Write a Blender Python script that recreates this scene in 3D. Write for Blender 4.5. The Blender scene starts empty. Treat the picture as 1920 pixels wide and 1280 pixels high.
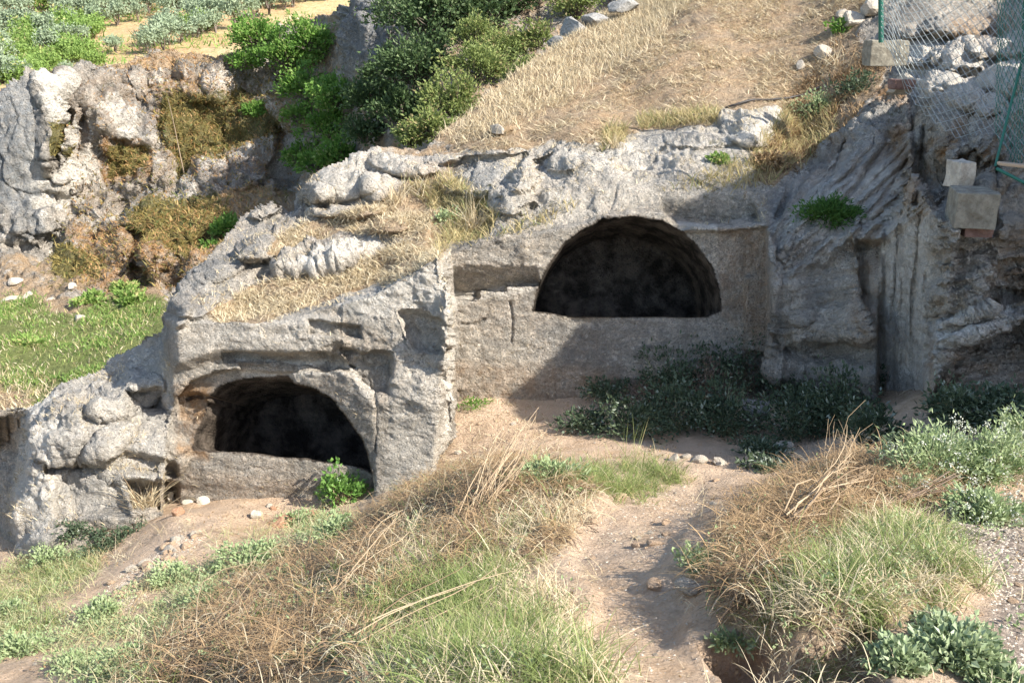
import bpy, math, random
import numpy as np
C = bpy.context.scene
R = math.radians
# ---------------------------------------------------------------- camera, light, exposure
PITCH = R(18.0); F = 1844.0; CAMZ = 6.0
cd = bpy.data.cameras.new("camera"); cam = bpy.data.objects.new("camera", cd)
C.collection.objects.link(cam); C.camera = cam
cam.location = (0, 0, CAMZ); cam.rotation_euler = (math.pi/2 - PITCH, 0, 0)
cd.sensor_width = 36; cd.lens = 36*F/1920; cd.clip_start = 0.05; cd.clip_end = 3000
SUN = np.array([0.69, -0.42, 0.62]); SUN = SUN/np.linalg.norm(SUN)
w = bpy.data.worlds.new("World"); C.world = w; w.use_nodes = True
nt = w.node_tree; sky = nt.nodes.new("ShaderNodeTexSky"); sky.sky_type = 'NISHITA'; sky.sun_disc = False
sky.sun_elevation = math.asin(SUN[2]); sky.sun_rotation = math.atan2(SUN[0], SUN[1])
nt.links.new(sky.outputs[0], nt.nodes['Background'].inputs[0]); nt.nodes['Background'].inputs[1].default_value = 0.15
sl = bpy.data.lights.new("sun", 'SUN'); sl.energy = 5.0; sl.angle = R(0.5); sl.color = (1.0, 0.955, 0.875)
so = bpy.data.objects.new("sun", sl); C.collection.objects.link(so)
from mathutils import Vector, Matrix
so.rotation_euler = Vector(-SUN).to_track_quat('-Z', 'Y').to_euler()
C.view_settings.view_transform = 'Standard'; C.view_settings.look = 'None'
C.view_settings.exposure = 1.05; C.view_settings.gamma = 1; C.view_settings.use_curve_mapping = False
C.render.engine = 'CYCLES'; C.cycles.max_bounces = 6; C.cycles.diffuse_bounces = 4
C.cycles.transparent_max_bounces = 4; C.cycles.use_denoising = True
rng = np.random.default_rng(7)
# ---------------------------------------------------------------- maths helpers
cp, sp = math.cos(PITCH), math.sin(PITCH)
def world(px, py, Y):
    """point at horizontal distance Y seen at photo pixel px,py"""
    a = (np.asarray(px, float)-960)/F; t = (np.asarray(py, float)-640)/F
    d = np.asarray(Y, float)/(cp - t*sp)
    return np.stack(np.broadcast_arrays(d*a, np.asarray(Y, float)+0*a, CAMZ + d*(-sp - t*cp)), -1)
def project(P):
    y = P[..., 1]; z = P[..., 2]-CAMZ
    d = y*cp - z*sp; u = y*sp + z*cp
    d = np.where(d < .05, .05, d)
    return 960+F*P[..., 0]/d, 640-F*u/d
def _h(ix, iy, iz, s):
    h = (ix.astype(np.uint32)*np.uint32(374761393) + iy.astype(np.uint32)*np.uint32(668265263) + iz.astype(np.uint32)*np.uint32(2147483647) + np.uint32(s*974711+13))
    h = (h ^ (h >> np.uint32(13)))*np.uint32(1274126177); h = h ^ (h >> np.uint32(16)); h = h*np.uint32(2246822519); h ^= h >> np.uint32(15)
    return (h & np.uint32(0xffffff)).astype(np.float32)/np.float32(0xffffff)
def vnoise(P, s=0):
    i = np.floor(P); f = (P-i).astype(np.float32); i = i.astype(np.int64)
    f = f*f*f*(f*(f*6-15)+10)
    r = 0
    for dx in (0, 1):
        wx = f[..., 0] if dx else 1-f[..., 0]
        for dy in (0, 1):
            wy = f[..., 1] if dy else 1-f[..., 1]
            for dz in (0, 1):
                wz = f[..., 2] if dz else 1-f[..., 2]
                r = r + wx*wy*wz*_h(i[..., 0]+dx, i[..., 1]+dy, i[..., 2]+dz, s)
    return r*2-1
def fbm(P, scale, octs=4, s=0, gain=.5, ridge=False):
    P = np.asarray(P, float)/scale; a = 1.; r = 0; tot = 0
    for k in range(octs):
        n = vnoise(P, s+k*17)
        if ridge: n = 1-2*np.abs(n)
        r = r + a*n; tot += a; a *= gain; P = P*2.03+11.7
    return r/tot
def worley(P, scale, s=0):
    P = np.asarray(P, float)/scale; i = np.floor(P).astype(np.int64); f = P-i
    d1 = np.full(P.shape[:-1], 9.); d2 = d1.copy(); cid = np.zeros(P.shape[:-1])
    for dx in (-1, 0, 1):
        for dy in (-1, 0, 1):
            for dz in (-1, 0, 1):
                a, b, c = i[..., 0]+dx, i[..., 1]+dy, i[..., 2]+dz
                q = np.stack([dx+_h(a, b, c, s), dy+_h(a, b, c, s+1), dz+_h(a, b, c, s+2)], -1)-f
                d = np.sqrt((q*q).sum(-1)); m = d < d1
                d2 = np.where(m, d1, np.minimum(d2, d)); cid = np.where(m, _h(a, b, c, s+3), cid); d1 = np.where(m, d, d1)
    return d1, d2, cid
def sd(poly, X, Y):
    """signed distance (positive inside) in photo pixels; used only to lay out regions"""
    p = np.array(poly, float); n = len(p)
    d = np.full(X.shape, 1e9); ins = np.zeros(X.shape, bool)
    for k in range(n):
        ax, ay = p[k]; bx, by = p[(k+1) % n]
        ex, ey = bx-ax, by-ay; L = ex*ex+ey*ey+1e-9
        t = np.clip(((X-ax)*ex+(Y-ay)*ey)/L, 0, 1)
        d = np.minimum(d, (X-ax-t*ex)**2+(Y-ay-t*ey)**2)
        c = (ay > Y) != (by > Y)
        ins ^= c & (X < ex*(Y-ay)/(ey if abs(ey) > 1e-9 else 1e-9)+ax)
    d = np.sqrt(d)
    return np.where(ins, d, -d)
def mask(poly, X, Y, soft=8., bias=0.):
    p = np.array(poly, float); m = np.zeros(X.shape)
    g = soft+4
    k = (X > p[:, 0].min()-g) & (X < p[:, 0].max()+g) & (Y > p[:, 1].min()-g) & (Y < p[:, 1].max()+g)
    t = np.clip((sd(poly, X[k], Y[k])+bias)/soft+.5, 0, 1); m[k] = t*t*(3-2*t)
    return m
def lineband(pts, X, Y, wd):
    """1 on a polyline, fading over wd pixels"""
    p = np.array(pts, float); d = np.full(X.shape, 1e9)
    for k in range(len(p)-1):
        ax, ay = p[k]; bx, by = p[k+1]; ex, ey = bx-ax, by-ay
        t = np.clip(((X-ax)*ex+(Y-ay)*ey)/(ex*ex+ey*ey+1e-9), 0, 1)
        d = np.minimum(d, (X-ax-t*ex)**2+(Y-ay-t*ey)**2)
    return np.exp(-d/(wd*wd))
class RBF:
    def __init__(s, pts, sc=500., smooth=1e-4):
        a = np.array(pts, float); s.sc = sc; s.x = a[:, :2]/sc; v = a[:, 2]; n = len(a)
        K = s.k(s.x, s.x)+np.eye(n)*smooth; Q = np.c_[np.ones(n), s.x]
        A = np.block([[K, Q], [Q.T, np.zeros((3, 3))]]); s.w = np.linalg.solve(A, np.r_[v, 0, 0, 0])
    def k(s, a, b):
        r2 = ((a[:, None]-b[None])**2).sum(-1); return .5*r2*np.log(r2+1e-12)
    def __call__(s, X, Y):
        q = np.stack([np.ravel(X), np.ravel(Y)], -1)/s.sc; out = np.empty(len(q))
        for i in range(0, len(q), 60000):
            c = q[i:i+60000]; out[i:i+60000] = s.k(c, s.x)@s.w[:-3]+s.w[-3]+c@s.w[-2:]
        return out.reshape(np.shape(X))
# ---------------------------------------------------------------- mesh helpers
def mk(name, V, faces, mat, parent=None, smooth=True, attrs=None, cols=None, coll=True):
    """faces: list of int arrays (n,k)"""
    me = bpy.data.meshes.new(name); V = np.asarray(V, np.float32)
    faces = [np.asarray(f) for f in (faces if isinstance(faces, list) else [faces]) if len(f)]
    li = np.concatenate([f.ravel() for f in faces]) if faces else np.zeros(0, int)
    st = []; o = 0
    for f in faces:
        st.append(o+np.arange(len(f))*f.shape[1]); o += f.size
    me.vertices.add(len(V)); me.vertices.foreach_set("co", V.ravel())
    me.loops.add(len(li)); me.loops.foreach_set("vertex_index", li.astype(np.int32))
    st = np.concatenate(st); me.polygons.add(len(st)); me.polygons.foreach_set("loop_start", st.astype(np.int32))
    me.update(calc_edges=True)
    if not smooth: me.polygons.foreach_set("use_smooth", np.zeros(len(st), bool))
    else: me.polygons.foreach_set("use_smooth", np.ones(len(st), bool))
    for k, v in (attrs or {}).items():
        a = me.attributes.new(k, 'FLOAT', 'POINT'); a.data.foreach_set("value", np.asarray(v, np.float32).ravel())
    if mat: me.materials.append(mat)
    ob = bpy.data.objects.new(name, me)
    if coll: C.collection.objects.link(ob)
    if parent is not None: ob.parent = parent
    return ob
def tag(o, label=None, cat=None, group=None, kind=None):
    if label: o['label'] = label
    if cat: o['category'] = cat
    if group: o['group'] = group
    if kind: o['kind'] = kind
    return o
def empty(name, loc=(0, 0, 0), **k):
    o = bpy.data.objects.new(name, None); o.location = [float(x) for x in loc]; o.empty_display_size = .2; C.collection.objects.link(o); return tag(o, **k)
def rebase(root, ob):
    """keep a part's world place under an Empty standing at the thing's base"""
    ob.parent = root; ob.matrix_parent_inverse = Matrix.Translation(-Vector(root.location)); return ob
def grid_faces(nr, nc, keep=None):
    i = np.arange(nr-1)[:, None]*nc+np.arange(nc-1)[None]
    f = np.stack([i, i+nc, i+nc+1, i+1], -1)
    f = f.reshape(-1, 4)
    return f if keep is None else f[keep.ravel()]
def normals_grid(P):
    du = np.gradient(P, axis=1); dv = np.gradient(P, axis=0)
    n = np.cross(dv, du); return n/(np.linalg.norm(n, axis=-1, keepdims=True)+1e-9)
def compact(P, faces, attrs):
    u, inv = np.unique(faces, return_inverse=True)
    return P[u], inv.reshape(faces.shape), {k: v[u] for k, v in attrs.items()}
def skirt(P, faces, dirs, length, attrs, steps=3):
    """close a surface off behind its outline: extrude the boundary edges away from it"""
    e = np.concatenate([faces[:, [k, (k+1) % 4]] for k in range(4)])
    key = np.sort(e, 1); kk = key[:, 0].astype(np.int64)*len(P)+key[:, 1]
    u, idx, cnt = np.unique(kk, return_index=True, return_counts=True)
    b = e[idx[cnt == 1]]
    vs, inv = np.unique(b, return_inverse=True); inv = inv.reshape(b.shape)
    base = P[vs]; d = dirs(base); n = len(vs); prev = vs; allP = [P]; out = [faces]; off = len(P); at = {k: [v] for k, v in attrs.items()}
    for s in range(steps):
        f = (s+1)/steps
        q = base+d*length*f+fbm(base+s, .8, 3)[:, None]*.12*length*f*np.array([1, .5, .4]); q[:, 2] -= length*.35*f*f
        cur = off+np.arange(n)
        out.append(np.stack([prev[inv[:, 1]], prev[inv[:, 0]], cur[inv[:, 0]], cur[inv[:, 1]]], -1))
        allP.append(q); off += n; prev = cur
        for k in at: at[k].append(attrs[k][vs])
    return np.concatenate(allP), np.concatenate(out), {k: np.concatenate(v) for k, v in at.items()}
# ---------------------------------------------------------------- materials
class NT:
    def __init__(s, name, rough=.95, spec=.15):
        s.m = bpy.data.materials.new(name); s.m.use_nodes = True; s.t = s.m.node_tree; s.b = s.t.nodes['Principled BSDF']
        s.b.inputs['Roughness'].default_value = rough; s.b.inputs['Specular IOR Level'].default_value = spec
    def n(s, ty, ins=None, **p):
        x = s.t.nodes.new('ShaderNode'+ty)
        for k, v in p.items(): setattr(x, k, v)
        for k, v in (ins or {}).items(): s.set(x.inputs[k], v)
        return x
    def set(s, sock, v):
        if isinstance(v, bpy.types.NodeSocket): s.t.links.new(v, sock)
        elif isinstance(v, bpy.types.Node): s.t.links.new(v.outputs[0], sock)
        else: sock.default_value = v
    def pos(s):
        if not hasattr(s, '_p'): s._p = s.n('NewGeometry').outputs['Position']
        return s._p
    def obj(s):
        if not hasattr(s, '_o'): s._o = s.n('TexCoord').outputs['Object']
        return s._o
    def attr(s, name): return s.n('Attribute', attribute_name=name).outputs['Fac']
    def noise(s, sc, det=5, rough=.6, vec=None, dist=0.):
        return s.n('TexNoise', {'Vector': vec or s.pos(), 'Scale': sc, 'Detail': det, 'Roughness': rough, 'Distortion': dist}).outputs['Fac']
    def vor(s, sc, feat='F1', out='Distance', vec=None):
        return s.n('TexVoronoi', {'Vector': vec or s.pos(), 'Scale': sc}, feature=feat).outputs[out]
    def ramp(s, f, *st):
        x = s.n('ValToRGB', {0: f}); e = x.color_ramp.elements
        while len(e) < len(st): e.new(.5)
        for el, (p, c) in zip(e, st):
            el.position = p; el.color = (c, c, c, 1) if isinstance(c, (int, float)) else (*c, 1)
        return x.outputs[0]
    def mix(s, f, a, b, mode='MIX'):
        x = s.n('Mix', data_type='RGBA', blend_type=mode)
        for i, v in ((0, f), (6, a), (7, b)):
            if isinstance(v, tuple): v = (*v, 1)
            s.set(x.inputs[i], v)
        return x.outputs[2]
    def math(s, op, a, b=0., c=False):
        x = s.n('Math', operation=op, use_clamp=c); s.set(x.inputs[0], a); s.set(x.inputs[1], b); return x.outputs[0]
    def color(s, c): s.set(s.b.inputs['Base Color'], (*c, 1) if isinstance(c, tuple) and len(c) == 3 else c)
    def bump(s, h, dist, strength=1., prev=None):
        x = s.n('Bump', {'Height': h, 'Distance': dist, 'Strength': strength})
        if prev: s.set(x.inputs['Normal'], prev)
        return x.outputs[0]
    def norm(s, n): s.set(s.b.inputs['Normal'], n)
def rock_material(name, k=1., pale=(.76, .66, .53), mid=(.60, .50, .39), grey=(.40, .365, .31), grain=1.):
    m = NT(name)
    n1 = m.noise(1.3, 6, .62); n2 = m.noise(7*grain, 8, .7, dist=.4); n3 = m.noise(38*grain, 6, .7)
    c = m.mix(m.ramp(n1, (.40, 0.), (.60, 1.)), mid, pale)
    c = m.mix(m.ramp(n2, (.46, 0.), (.64, .85)), c, grey)
    c = m.mix(m.math('MULTIPLY', m.ramp(m.noise(26*grain, 7, .8, dist=.5), (.46, 1.), (.56, 0.)), .55), c, (.25, .235, .21))
    c = m.mix(m.math('MULTIPLY', m.ramp(m.noise(17*grain, 7, .8, dist=.8), (.53, 0.), (.62, 1.)), .5), c, (.87, .79, .67))
    c = m.mix(m.math('MULTIPLY', m.ramp(m.noise(1.7*grain, 7, .72, dist=.7), (.50, 0.), (.60, 1.)), .62), c, m.mix(m.noise(30, 4), (.20, .19, .17), (.34, .31, .265)))
    sx = m.n('Mapping', {'Vector': m.pos(), 'Scale': (5., 5., .55)}).outputs[0]
    c = m.mix(m.math('MULTIPLY', m.ramp(m.noise(1.6, 6, .65, sx), (.54, 0.), (.64, 1.)), .40), c, (.26, .215, .165))
    # grey lichen crust and dark pits
    lich = m.vor(26*grain); sp2 = m.ramp(m.math('ADD', lich, m.math('MULTIPLY', n3, .5)), (.36, 1.), (.50, 0.))
    c = m.mix(m.math('MULTIPLY', sp2, m.ramp(m.noise(2.7, 3), (.45, 0.), (.62, .75))), c, (.14, .135, .13))
    wl = m.ramp(m.math('ADD', m.vor(13*grain), m.math('MULTIPLY', n3, .6)), (.42, 1.), (.50, 0.))
    c = m.mix(m.math('MULTIPLY', wl, m.ramp(m.noise(3.6, 3), (.5, 0.), (.62, .6))), c, (.62, .60, .55))
    warm = m.mix(m.noise(5, 5), (.50, .27, .10), (.30, .17, .085))
    c = m.mix(m.math('MULTIPLY', m.attr('warm'), m.ramp(m.noise(4.5, 6, .7), (.34, 0.), (.6, 1.))), c, warm)
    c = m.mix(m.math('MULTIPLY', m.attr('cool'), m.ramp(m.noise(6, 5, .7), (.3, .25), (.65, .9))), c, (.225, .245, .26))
    c = m.mix(m.math('MULTIPLY', m.attr('pale'), m.ramp(m.noise(8, 5, .7), (.3, .3), (.6, 1.))), c, (.85, .78, .67))
    soil = m.mix(m.ramp(m.noise(22, 6, .7), (.35, 0.), (.65, 1.)), (.40, .26, .155), (.60, .44, .27))
    soil = m.mix(m.ramp(m.noise(3.1, 4), (.4, 0.), (.62, .7)), soil, (.44, .34, .24))
    sf = m.ramp(m.math('ADD', m.attr('soil'), m.math('MULTIPLY', m.math('SUBTRACT', n2, .5), 1.3)), (.40, 0.), (.60, 1.))
    c = m.mix(sf, c, soil)
    gn = m.mix(m.noise(14*grain, 6, .75), (.13, .17, .045), (.30, .33, .12))
    c = m.mix(m.ramp(m.math('ADD', m.attr('green'), m.math('MULTIPLY', m.math('SUBTRACT', n2, .5), 1.2)), (.4, 0.), (.65, .95)), c, gn)
    moss = m.mix(m.noise(16, 5), (.20, .17, .045), (.13, .12, .05))
    c = m.mix(m.ramp(m.math('ADD', m.attr('moss'), m.math('MULTIPLY', m.math('SUBTRACT', n2, .5), 1.5)), (.42, 0.), (.60, .9)), c, moss)
    c = m.mix(m.math('MULTIPLY', m.attr('soot_and_shade'), .96), c, m.mix(m.ramp(m.noise(3.5, 6, .7), (.42, 0.), (.62, 1.)), (.03, .024, .019), (.23, .185, .145)))
    m.color(c)
    b = m.bump(m.noise(9*grain, 8, .72, dist=.3), .07*k, 1.)
    b = m.bump(m.ramp(m.noise(21*grain, 7, .75, dist=.6), (.38, 0.), (.55, 1.)), .03*k, .9, b)
    pits = m.ramp(m.vor(30*grain), (.0, 0.), (.45, 1.))
    b = m.bump(m.math('MULTIPLY', pits, m.noise(4, 3)), .045*k, .9, b)
    b = m.bump(n3, .02*k, 1., b)
    m.norm(b); return m.m
def earth_material(name):
    m = NT(name)
    n1 = m.noise(.9, 5, .6); n2 = m.noise(6, 7, .7); n3 = m.noise(45, 6, .75)
    c = m.mix(m.ramp(n2, (.36, 0.), (.62, 1.)), (.48, .33, .21), (.69, .51, .355))
    c = m.mix(m.ramp(n1, (.40, 0.), (.62, 1.)), c, (.60, .455, .33))
    c = m.mix(m.ramp(n3, (.42, .3), (.60, 0.)), c, (.42, .28, .17))
    st = m.vor(34); c = m.mix(m.ramp(st, (.10, .7), (.16, 0.)), c, (.62, .55, .46))
    gr = m.mix(m.ramp(m.vor(60, out='Color'), (.3, 0.), (.8, 1.)), (.20, .165, .14), (.46, .38, .31))
    c = m.mix(m.math('MULTIPLY', m.attr('gravel'), .85), c, gr)
    lit = m.mix(m.ramp(m.noise(60, 5, .8, dist=1.5), (.4, 0.), (.6, 1.)), (.20, .14, .08), (.50, .37, .20))
    c = m.mix(m.ramp(m.math('ADD', m.attr('litter'), m.math('MULTIPLY', m.math('SUBTRACT', n2, .5), 1.1)), (.35, 0.), (.65, .9)), c, lit)
    gn = m.mix(m.noise(40, 5, .7), (.10, .13, .04), (.24, .26, .10))
    c = m.mix(m.ramp(m.math('ADD', m.attr('green'), m.math('MULTIPLY', m.math('SUBTRACT', n2, .5), 1.2)), (.4, 0.), (.65, .85)), c, gn)
    c = m.mix(m.math('MULTIPLY', m.attr('bank_shade'), .7), c, (.17, .11, .07))  # shade below the overhanging bank, painted into the earth
    m.color(c)
    b = m.bump(m.noise(7, 7, .7), .05, .8); b = m.bump(m.vor(42), .018, .8, b); b = m.bump(n3, .02, 1., b); m.norm(b)
    return m.m
def leaf_material(name, a, b, c2=None, trans=.35, rough=.6, spec=.3):
    m = NT(name, rough, spec)
    col = m.mix(m.attr('tint'), a, b)
    if c2: col = m.mix(m.ramp(m.attr('tint'), (.8, 0.), (.9, 1.)), col, c2)
    m.color(col)
    tr = m.n('BsdfTranslucent', {'Color': col}); ms = m.n('MixShader', {0: trans, 1: m.b.outputs[0], 2: tr.outputs[0]})
    m.t.links.new(ms.outputs[0], m.t.nodes['Material Output'].inputs[0])
    return m.m
# ================================================================ MAIN ROCK
ROCK = rock_material("limestone"); ROCKFAR = rock_material("limestone_far", k=2.2, grain=.45, pale=(.70, .62, .52), mid=(.46, .39, .31), grey=(.24, .23, .21))
EARTH = earth_material("dry_earth")
base = [(-250,1100,9.6),(-250,900,10.2),(-250,780,11),(0,1060,9.4),(0,900,9.9),(40,770,10.3),(100,742,10.4),(60,900,9.6),(150,850,9.6),(150,1000,9.2),(250,1000,9.2),(330,950,9.3),(250,800,9.9),
(200,690,10.7),(300,640,10.5),(320,750,9.95),(150,760,10.0),
(340,600,10.0),(340,680,9.75),(450,640,9.5),(600,620,9.42),(700,600,9.35),(760,560,9.35),(830,520,9.5),(760,750,9.1),(760,900,9.0),(700,1000,8.95),(450,900,9.5),(450,1100,9.5),(800,1100,9.2),
(450,588,10.3),(600,548,10.4),(720,522,10.3),(800,482,10.3),(560,500,11.1),(700,452,11.3),(830,432,11.0),(700,400,12.0),(600,430,12.0),(500,470,11.5),(400,520,10.9),(330,560,10.75),(300,605,10.6),(450,420,12.5),(510,380,13.2),(560,385,12.9),(640,380,12.6),(800,372,12.3),(600,320,13.1),(700,288,13.5),(800,330,12.7),
(900,430,10.95),(900,350,11.6),(950,290,12.3),(1000,400,11.05),(1100,350,11.25),(1100,280,11.9),(1200,380,10.95),(1250,300,11.6),(1350,370,10.95),(1380,260,12.0),(1420,230,12.3),(1300,255,12.2),(1000,282,12.6),
(850,262,13.7),(1000,200,14.4),(1200,200,13.9),(1200,100,15.8),(1400,170,13.7),(1400,60,15.8),(1300,0,18),(1500,0,16.6),(1450,120,14.4),(1620,0,15.2),(1300,-200,27),(1600,-200,20),(950,150,16.5),(1050,80,18.5),(1150,20,20.5),(1200,-20,22),(1200,-200,30),
(1500,250,12.7),(1550,150,13.5),(1600,80,14.0),
(1450,430,10.4),(1500,500,10.0),(1600,600,9.75),(1450,640,10.1),(1600,400,10.3),(1520,330,11.2),(1600,250,11.7),(1680,185,12.1),(1700,300,10.9),(1650,450,9.9),(1450,850,10.2),(1300,850,10.8),(1000,850,10.9),(1000,1100,11),(1450,1100,10.3),(1650,800,9.6),(1650,1100,9.5),
(1750,480,8.9),(1850,480,8.7),(1920,500,8.5),(1850,570,8.5),(1800,400,9.1),(1900,400,8.9),(1780,300,9.8),(1880,280,9.5),(1750,220,10.8),(1850,180,11.1),(1750,120,12.6),(1850,60,13.2),(1750,0,14),(1900,0,13.6),(1900,-200,18),
(1800,640,8.3),(1900,620,8.3),(1780,720,8.1),(1900,740,7.9),(1900,1100,8.3),(2100,700,7.5),(2200,500,8.2),(2200,300,9.0),(2150,100,10.5),(2350,-100,10.0),(2400,300,8.8),(2400,500,8.0),(2400,700,7.3),(2400,1000,7.3),(2150,-180,13)]
STEP = 2.6
gx = np.arange(-200, 2400, STEP); gy = np.arange(-170, 1090, STEP)
X, Y = np.meshgrid(gx, gy)
q = np.stack([X/60, Y/60, 0*X], -1)
Xw = X+5*fbm(q, 1, 4, 3); Yw = Y+5*fbm(q, 1, 4, 9)
Xf = X+1.6*fbm(q, .4, 3, 3); Yf = Y+1.6*fbm(q, .4, 3, 9)       # for the tool-cut edges
D = RBF(base)(X, Y)
def setr(poly, val, soft=8., cut=False, flat=1.):
    global D
    m = mask(poly, Xf if cut else Xw, Yf if cut else Yw, soft)*flat; D = D*(1-m)+m*val
def add(poly, val, soft=8., cut=False):
    global D
    D = D+val*mask(poly, Xf if cut else Xw, Yf if cut else Yw, soft)
def lin(x0, y0, x1, y1, X_=None):
    return y0+(y1-y0)*np.clip(((X if X_ is None else X_)-x0)/(x1-x0), -.6, 1.6)
# right tomb facade plane
RT = [(838,470),(860,452),(1000,435),(1100,415),(1180,398),(1240,404),(1290,418),(1440,425),(1442,600),(1440,1100),(846,1100),(846,560)]
setr(RT, lin(845,10.55,1440,10.35)+(Y-600)*-.0006, 12)
# above-facade rock overhanging on the left, stepped ledge row under it
def addramp(poly, val, y0, y1, soft):
    global D
    D = D+val*mask(poly, Xf, Yf, soft)*np.clip((Y-y0)/(y1-y0), 0, 1)**1.3
addramp([(846,500),(1000,468),(1012,536),(950,538),(948,546),(898,547),(896,558),(846,558)], .30, 495, 545, 4)
addramp([(1236,352),(1400,346),(1425,416),(1345,417),(1268,418),(1245,404)], .30, 360, 412, 5)
add([(1440,425),(1345,436),(1275,434),(1300,420),(1345,418),(1440,405)], -.10, 4, True)
# left block front
LB = [(310,640),(330,606),(420,598),(520,596),(600,575),(700,545),(770,505),(826,474),(828,500),(829,600),(828,700),(823,800),(815,870),(803,1100),(330,1100),(330,760)]
LBv = np.where(X < 640, lin(340,9.72,640,9.40), lin(640,9.36,835,9.08))-(Y-760)*.0009
setr(LB, LBv, 13)
# rounded nose over the left tomb
add([(318,596),(420,590),(560,600),(640,600),(652,640),(600,664),(420,664),(330,690)], -.13, 26)
# recess under the nose, and its two ledges
add([(418,662),(600,660),(640,670),(668,690),(640,692),(420,676)], .16, 4, True)
add([(450,682),(660,690),(665,700),(545,703),(455,698)], .10, 4, True)
# left tomb front: set back between the jambs
LR = [(322,780),(334,740),(356,714),(402,700),(440,694),(540,697),(600,700),(640,694),(668,712),(690,738),(706,760),(705,820),(703,870),(703,1100),(300,1100),(308,880)]
LRv = lin(340,9.92,700,9.50)
setr(LR, LRv+np.clip((700-X)/400,0,1)*0-(Y-760)*.0005, 5, True)
# arch reveal turned away from the light
REV = [(548,700),(640,693),(668,712),(690,738),(706,760),(704,935),(700,890),(690,850),(676,818),(655,788),(628,752),(595,732),(556,717)]
setr(REV, 9.20+np.clip((705-X)/150,0,1)*.42, 4, True)
# carved pocket right of the arch, and the two square cuttings above
add([(640,655),(735,662),(742,745),(704,750),(690,735),(668,705)], .17, 6, True)
add([(575,602),(678,610),(680,632),(576,628)], .13, 6)
add([(750,588),(825,600),(828,660),(775,650)], .17, 12)
# left tomb sill (rock-cut chest)
add([(300,872),(365,838),(458,846),(560,858),(625,868),(700,880),(700,1100),(300,1100)], -.10, 5, True)
SILL = [(300,880),(366,862),(560,880),(625,892),(700,900),(700,1100),(300,1100)]
add([(310,905),(620,925),(700,930),(700,1100),(300,1100)], .03, 18)
# right mass steps out from the facade
RM = [(1441,432),(1470,395),(1520,330),(1600,240),(1650,190),(1700,160),(1720,380),(1660,430),(1652,560),(1650,760),(1450,700),(1443,600)]
add(RM, -.22, 6)
add([(1440,425),(1462,500),(1452,660),(1395,660),(1398,520),(1410,515),(1425,470)], -.10, 8)
add([(1455,640),(1650,640),(1650,690),(1455,680)], .25, 25)
add([(1500,490),(1600,470),(1640,560),(1520,600)], .18, 40)
add([(1608,452),(1655,450),(1650,640),(1612,560)], .28, 8)
add([(1590,425),(1665,415),(1660,455),(1600,458)], -.15, 10)
# smooth cut wall running toward the camera
SW = [(1662,420),(1690,360),(1715,330),(1760,400),(1800,430),(1790,500),(1770,590),(1748,620),(1738,700),(1728,760),(1650,770),(1646,600)]
setr(SW, lin(1650,9.75,1742,8.9), 14)
for x0, dd in ((1676,.06),(1712,.08)):
    D += dd*lineband([(x0+14,400),(x0,560),(x0-6,760)], Xw, Yw, 4.5)
RB = [(1752,600),(1800,592),(1920,560),(2100,520),(2380,500),(2380,590),(1930,600),(1880,622),(1800,650),(1768,700),(1745,760),(1732,760),(1742,680)]
add(RB, -.28, 8)
add([(1790,660),(1930,615),(2200,600),(2200,760),(1775,760)], .22, 12)
add([(1745,400),(1870,350),(1900,420),(1890,450),(1860,585),(1770,590),(1750,500)], -.22, 40)
# terrace rocks and hollows
def boulder(cx, cy, rx, ry, h, rot=0., p=1.):
    global D
    dx, dy = Xw-cx, Yw-cy; c, s = math.cos(R(rot)), math.sin(R(rot))
    u = (dx*c+dy*s)/rx; v = (-dx*s+dy*c)/ry; r = u*u+v*v
    D = D-h*np.clip(1-r, 0, 1)**.5*(r < 1)
boulder(610,480,88,24,.42,-14); boulder(730,424,42,17,.28,-5); boulder(480,468,45,26,.5,-10); boulder(420,500,60,22,.25,-25)
boulder(640,345,70,34,.35,-10); boulder(700,352,28,26,.25); boulder(590,365,36,22,.3); boulder(500,392,40,16,.35,-20); boulder(650,398,70,12,.3)
boulder(760,312,70,18,.30,5); boulder(830,296,40,14,.2); boulder(985,335,38,26,.28,-30); boulder(960,372,40,36,.16); boulder(1420,235,72,44,.30,6)
boulder(1300,262,90,16,.15); boulder(1050,300,36,26,.22); boulder(940,242,24,10,.25,-15); boulder(365,560,52,38,.35); boulder(330,570,36,46,.3)
add([(862,296),(985,288),(960,350),(930,362),(850,352),(840,310)], .34, 16)
add([(830,360),(930,372),(900,440),(840,470),(800,470)], .35, 22)
add([(1000,300),(1035,285),(1030,310),(1000,318)], .2, 6)
# left lower rocks: bulges, undercuts
boulder(160,800,105,70,.26,-20); boulder(260,850,100,58,.24); boulder(90,820,70,80,.15); boulder(70,960,70,90,.2); boulder(190,940,80,60,.12); boulder(120,1030,90,50,.3); boulder(235,745,80,38,.25,-20)
add([(85,872),(200,862),(235,838),(330,870),(330,890),(200,886),(90,888)], .22, 12)
add([(236,735),(300,728),(312,770),(245,778)], .28, 12)
add([(100,890),(230,885),(235,960),(110,965)], .15, 24)
add([(-250,790),(44,782),(40,900),(22,960),(6,1100),(-250,1100)], .8, 34)
add([(330,740),(380,738),(392,760),(360,790),(336,785)], .12, 6)
add([(236,900),(330,905),(330,960),(250,950)], .3, 14)
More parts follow.
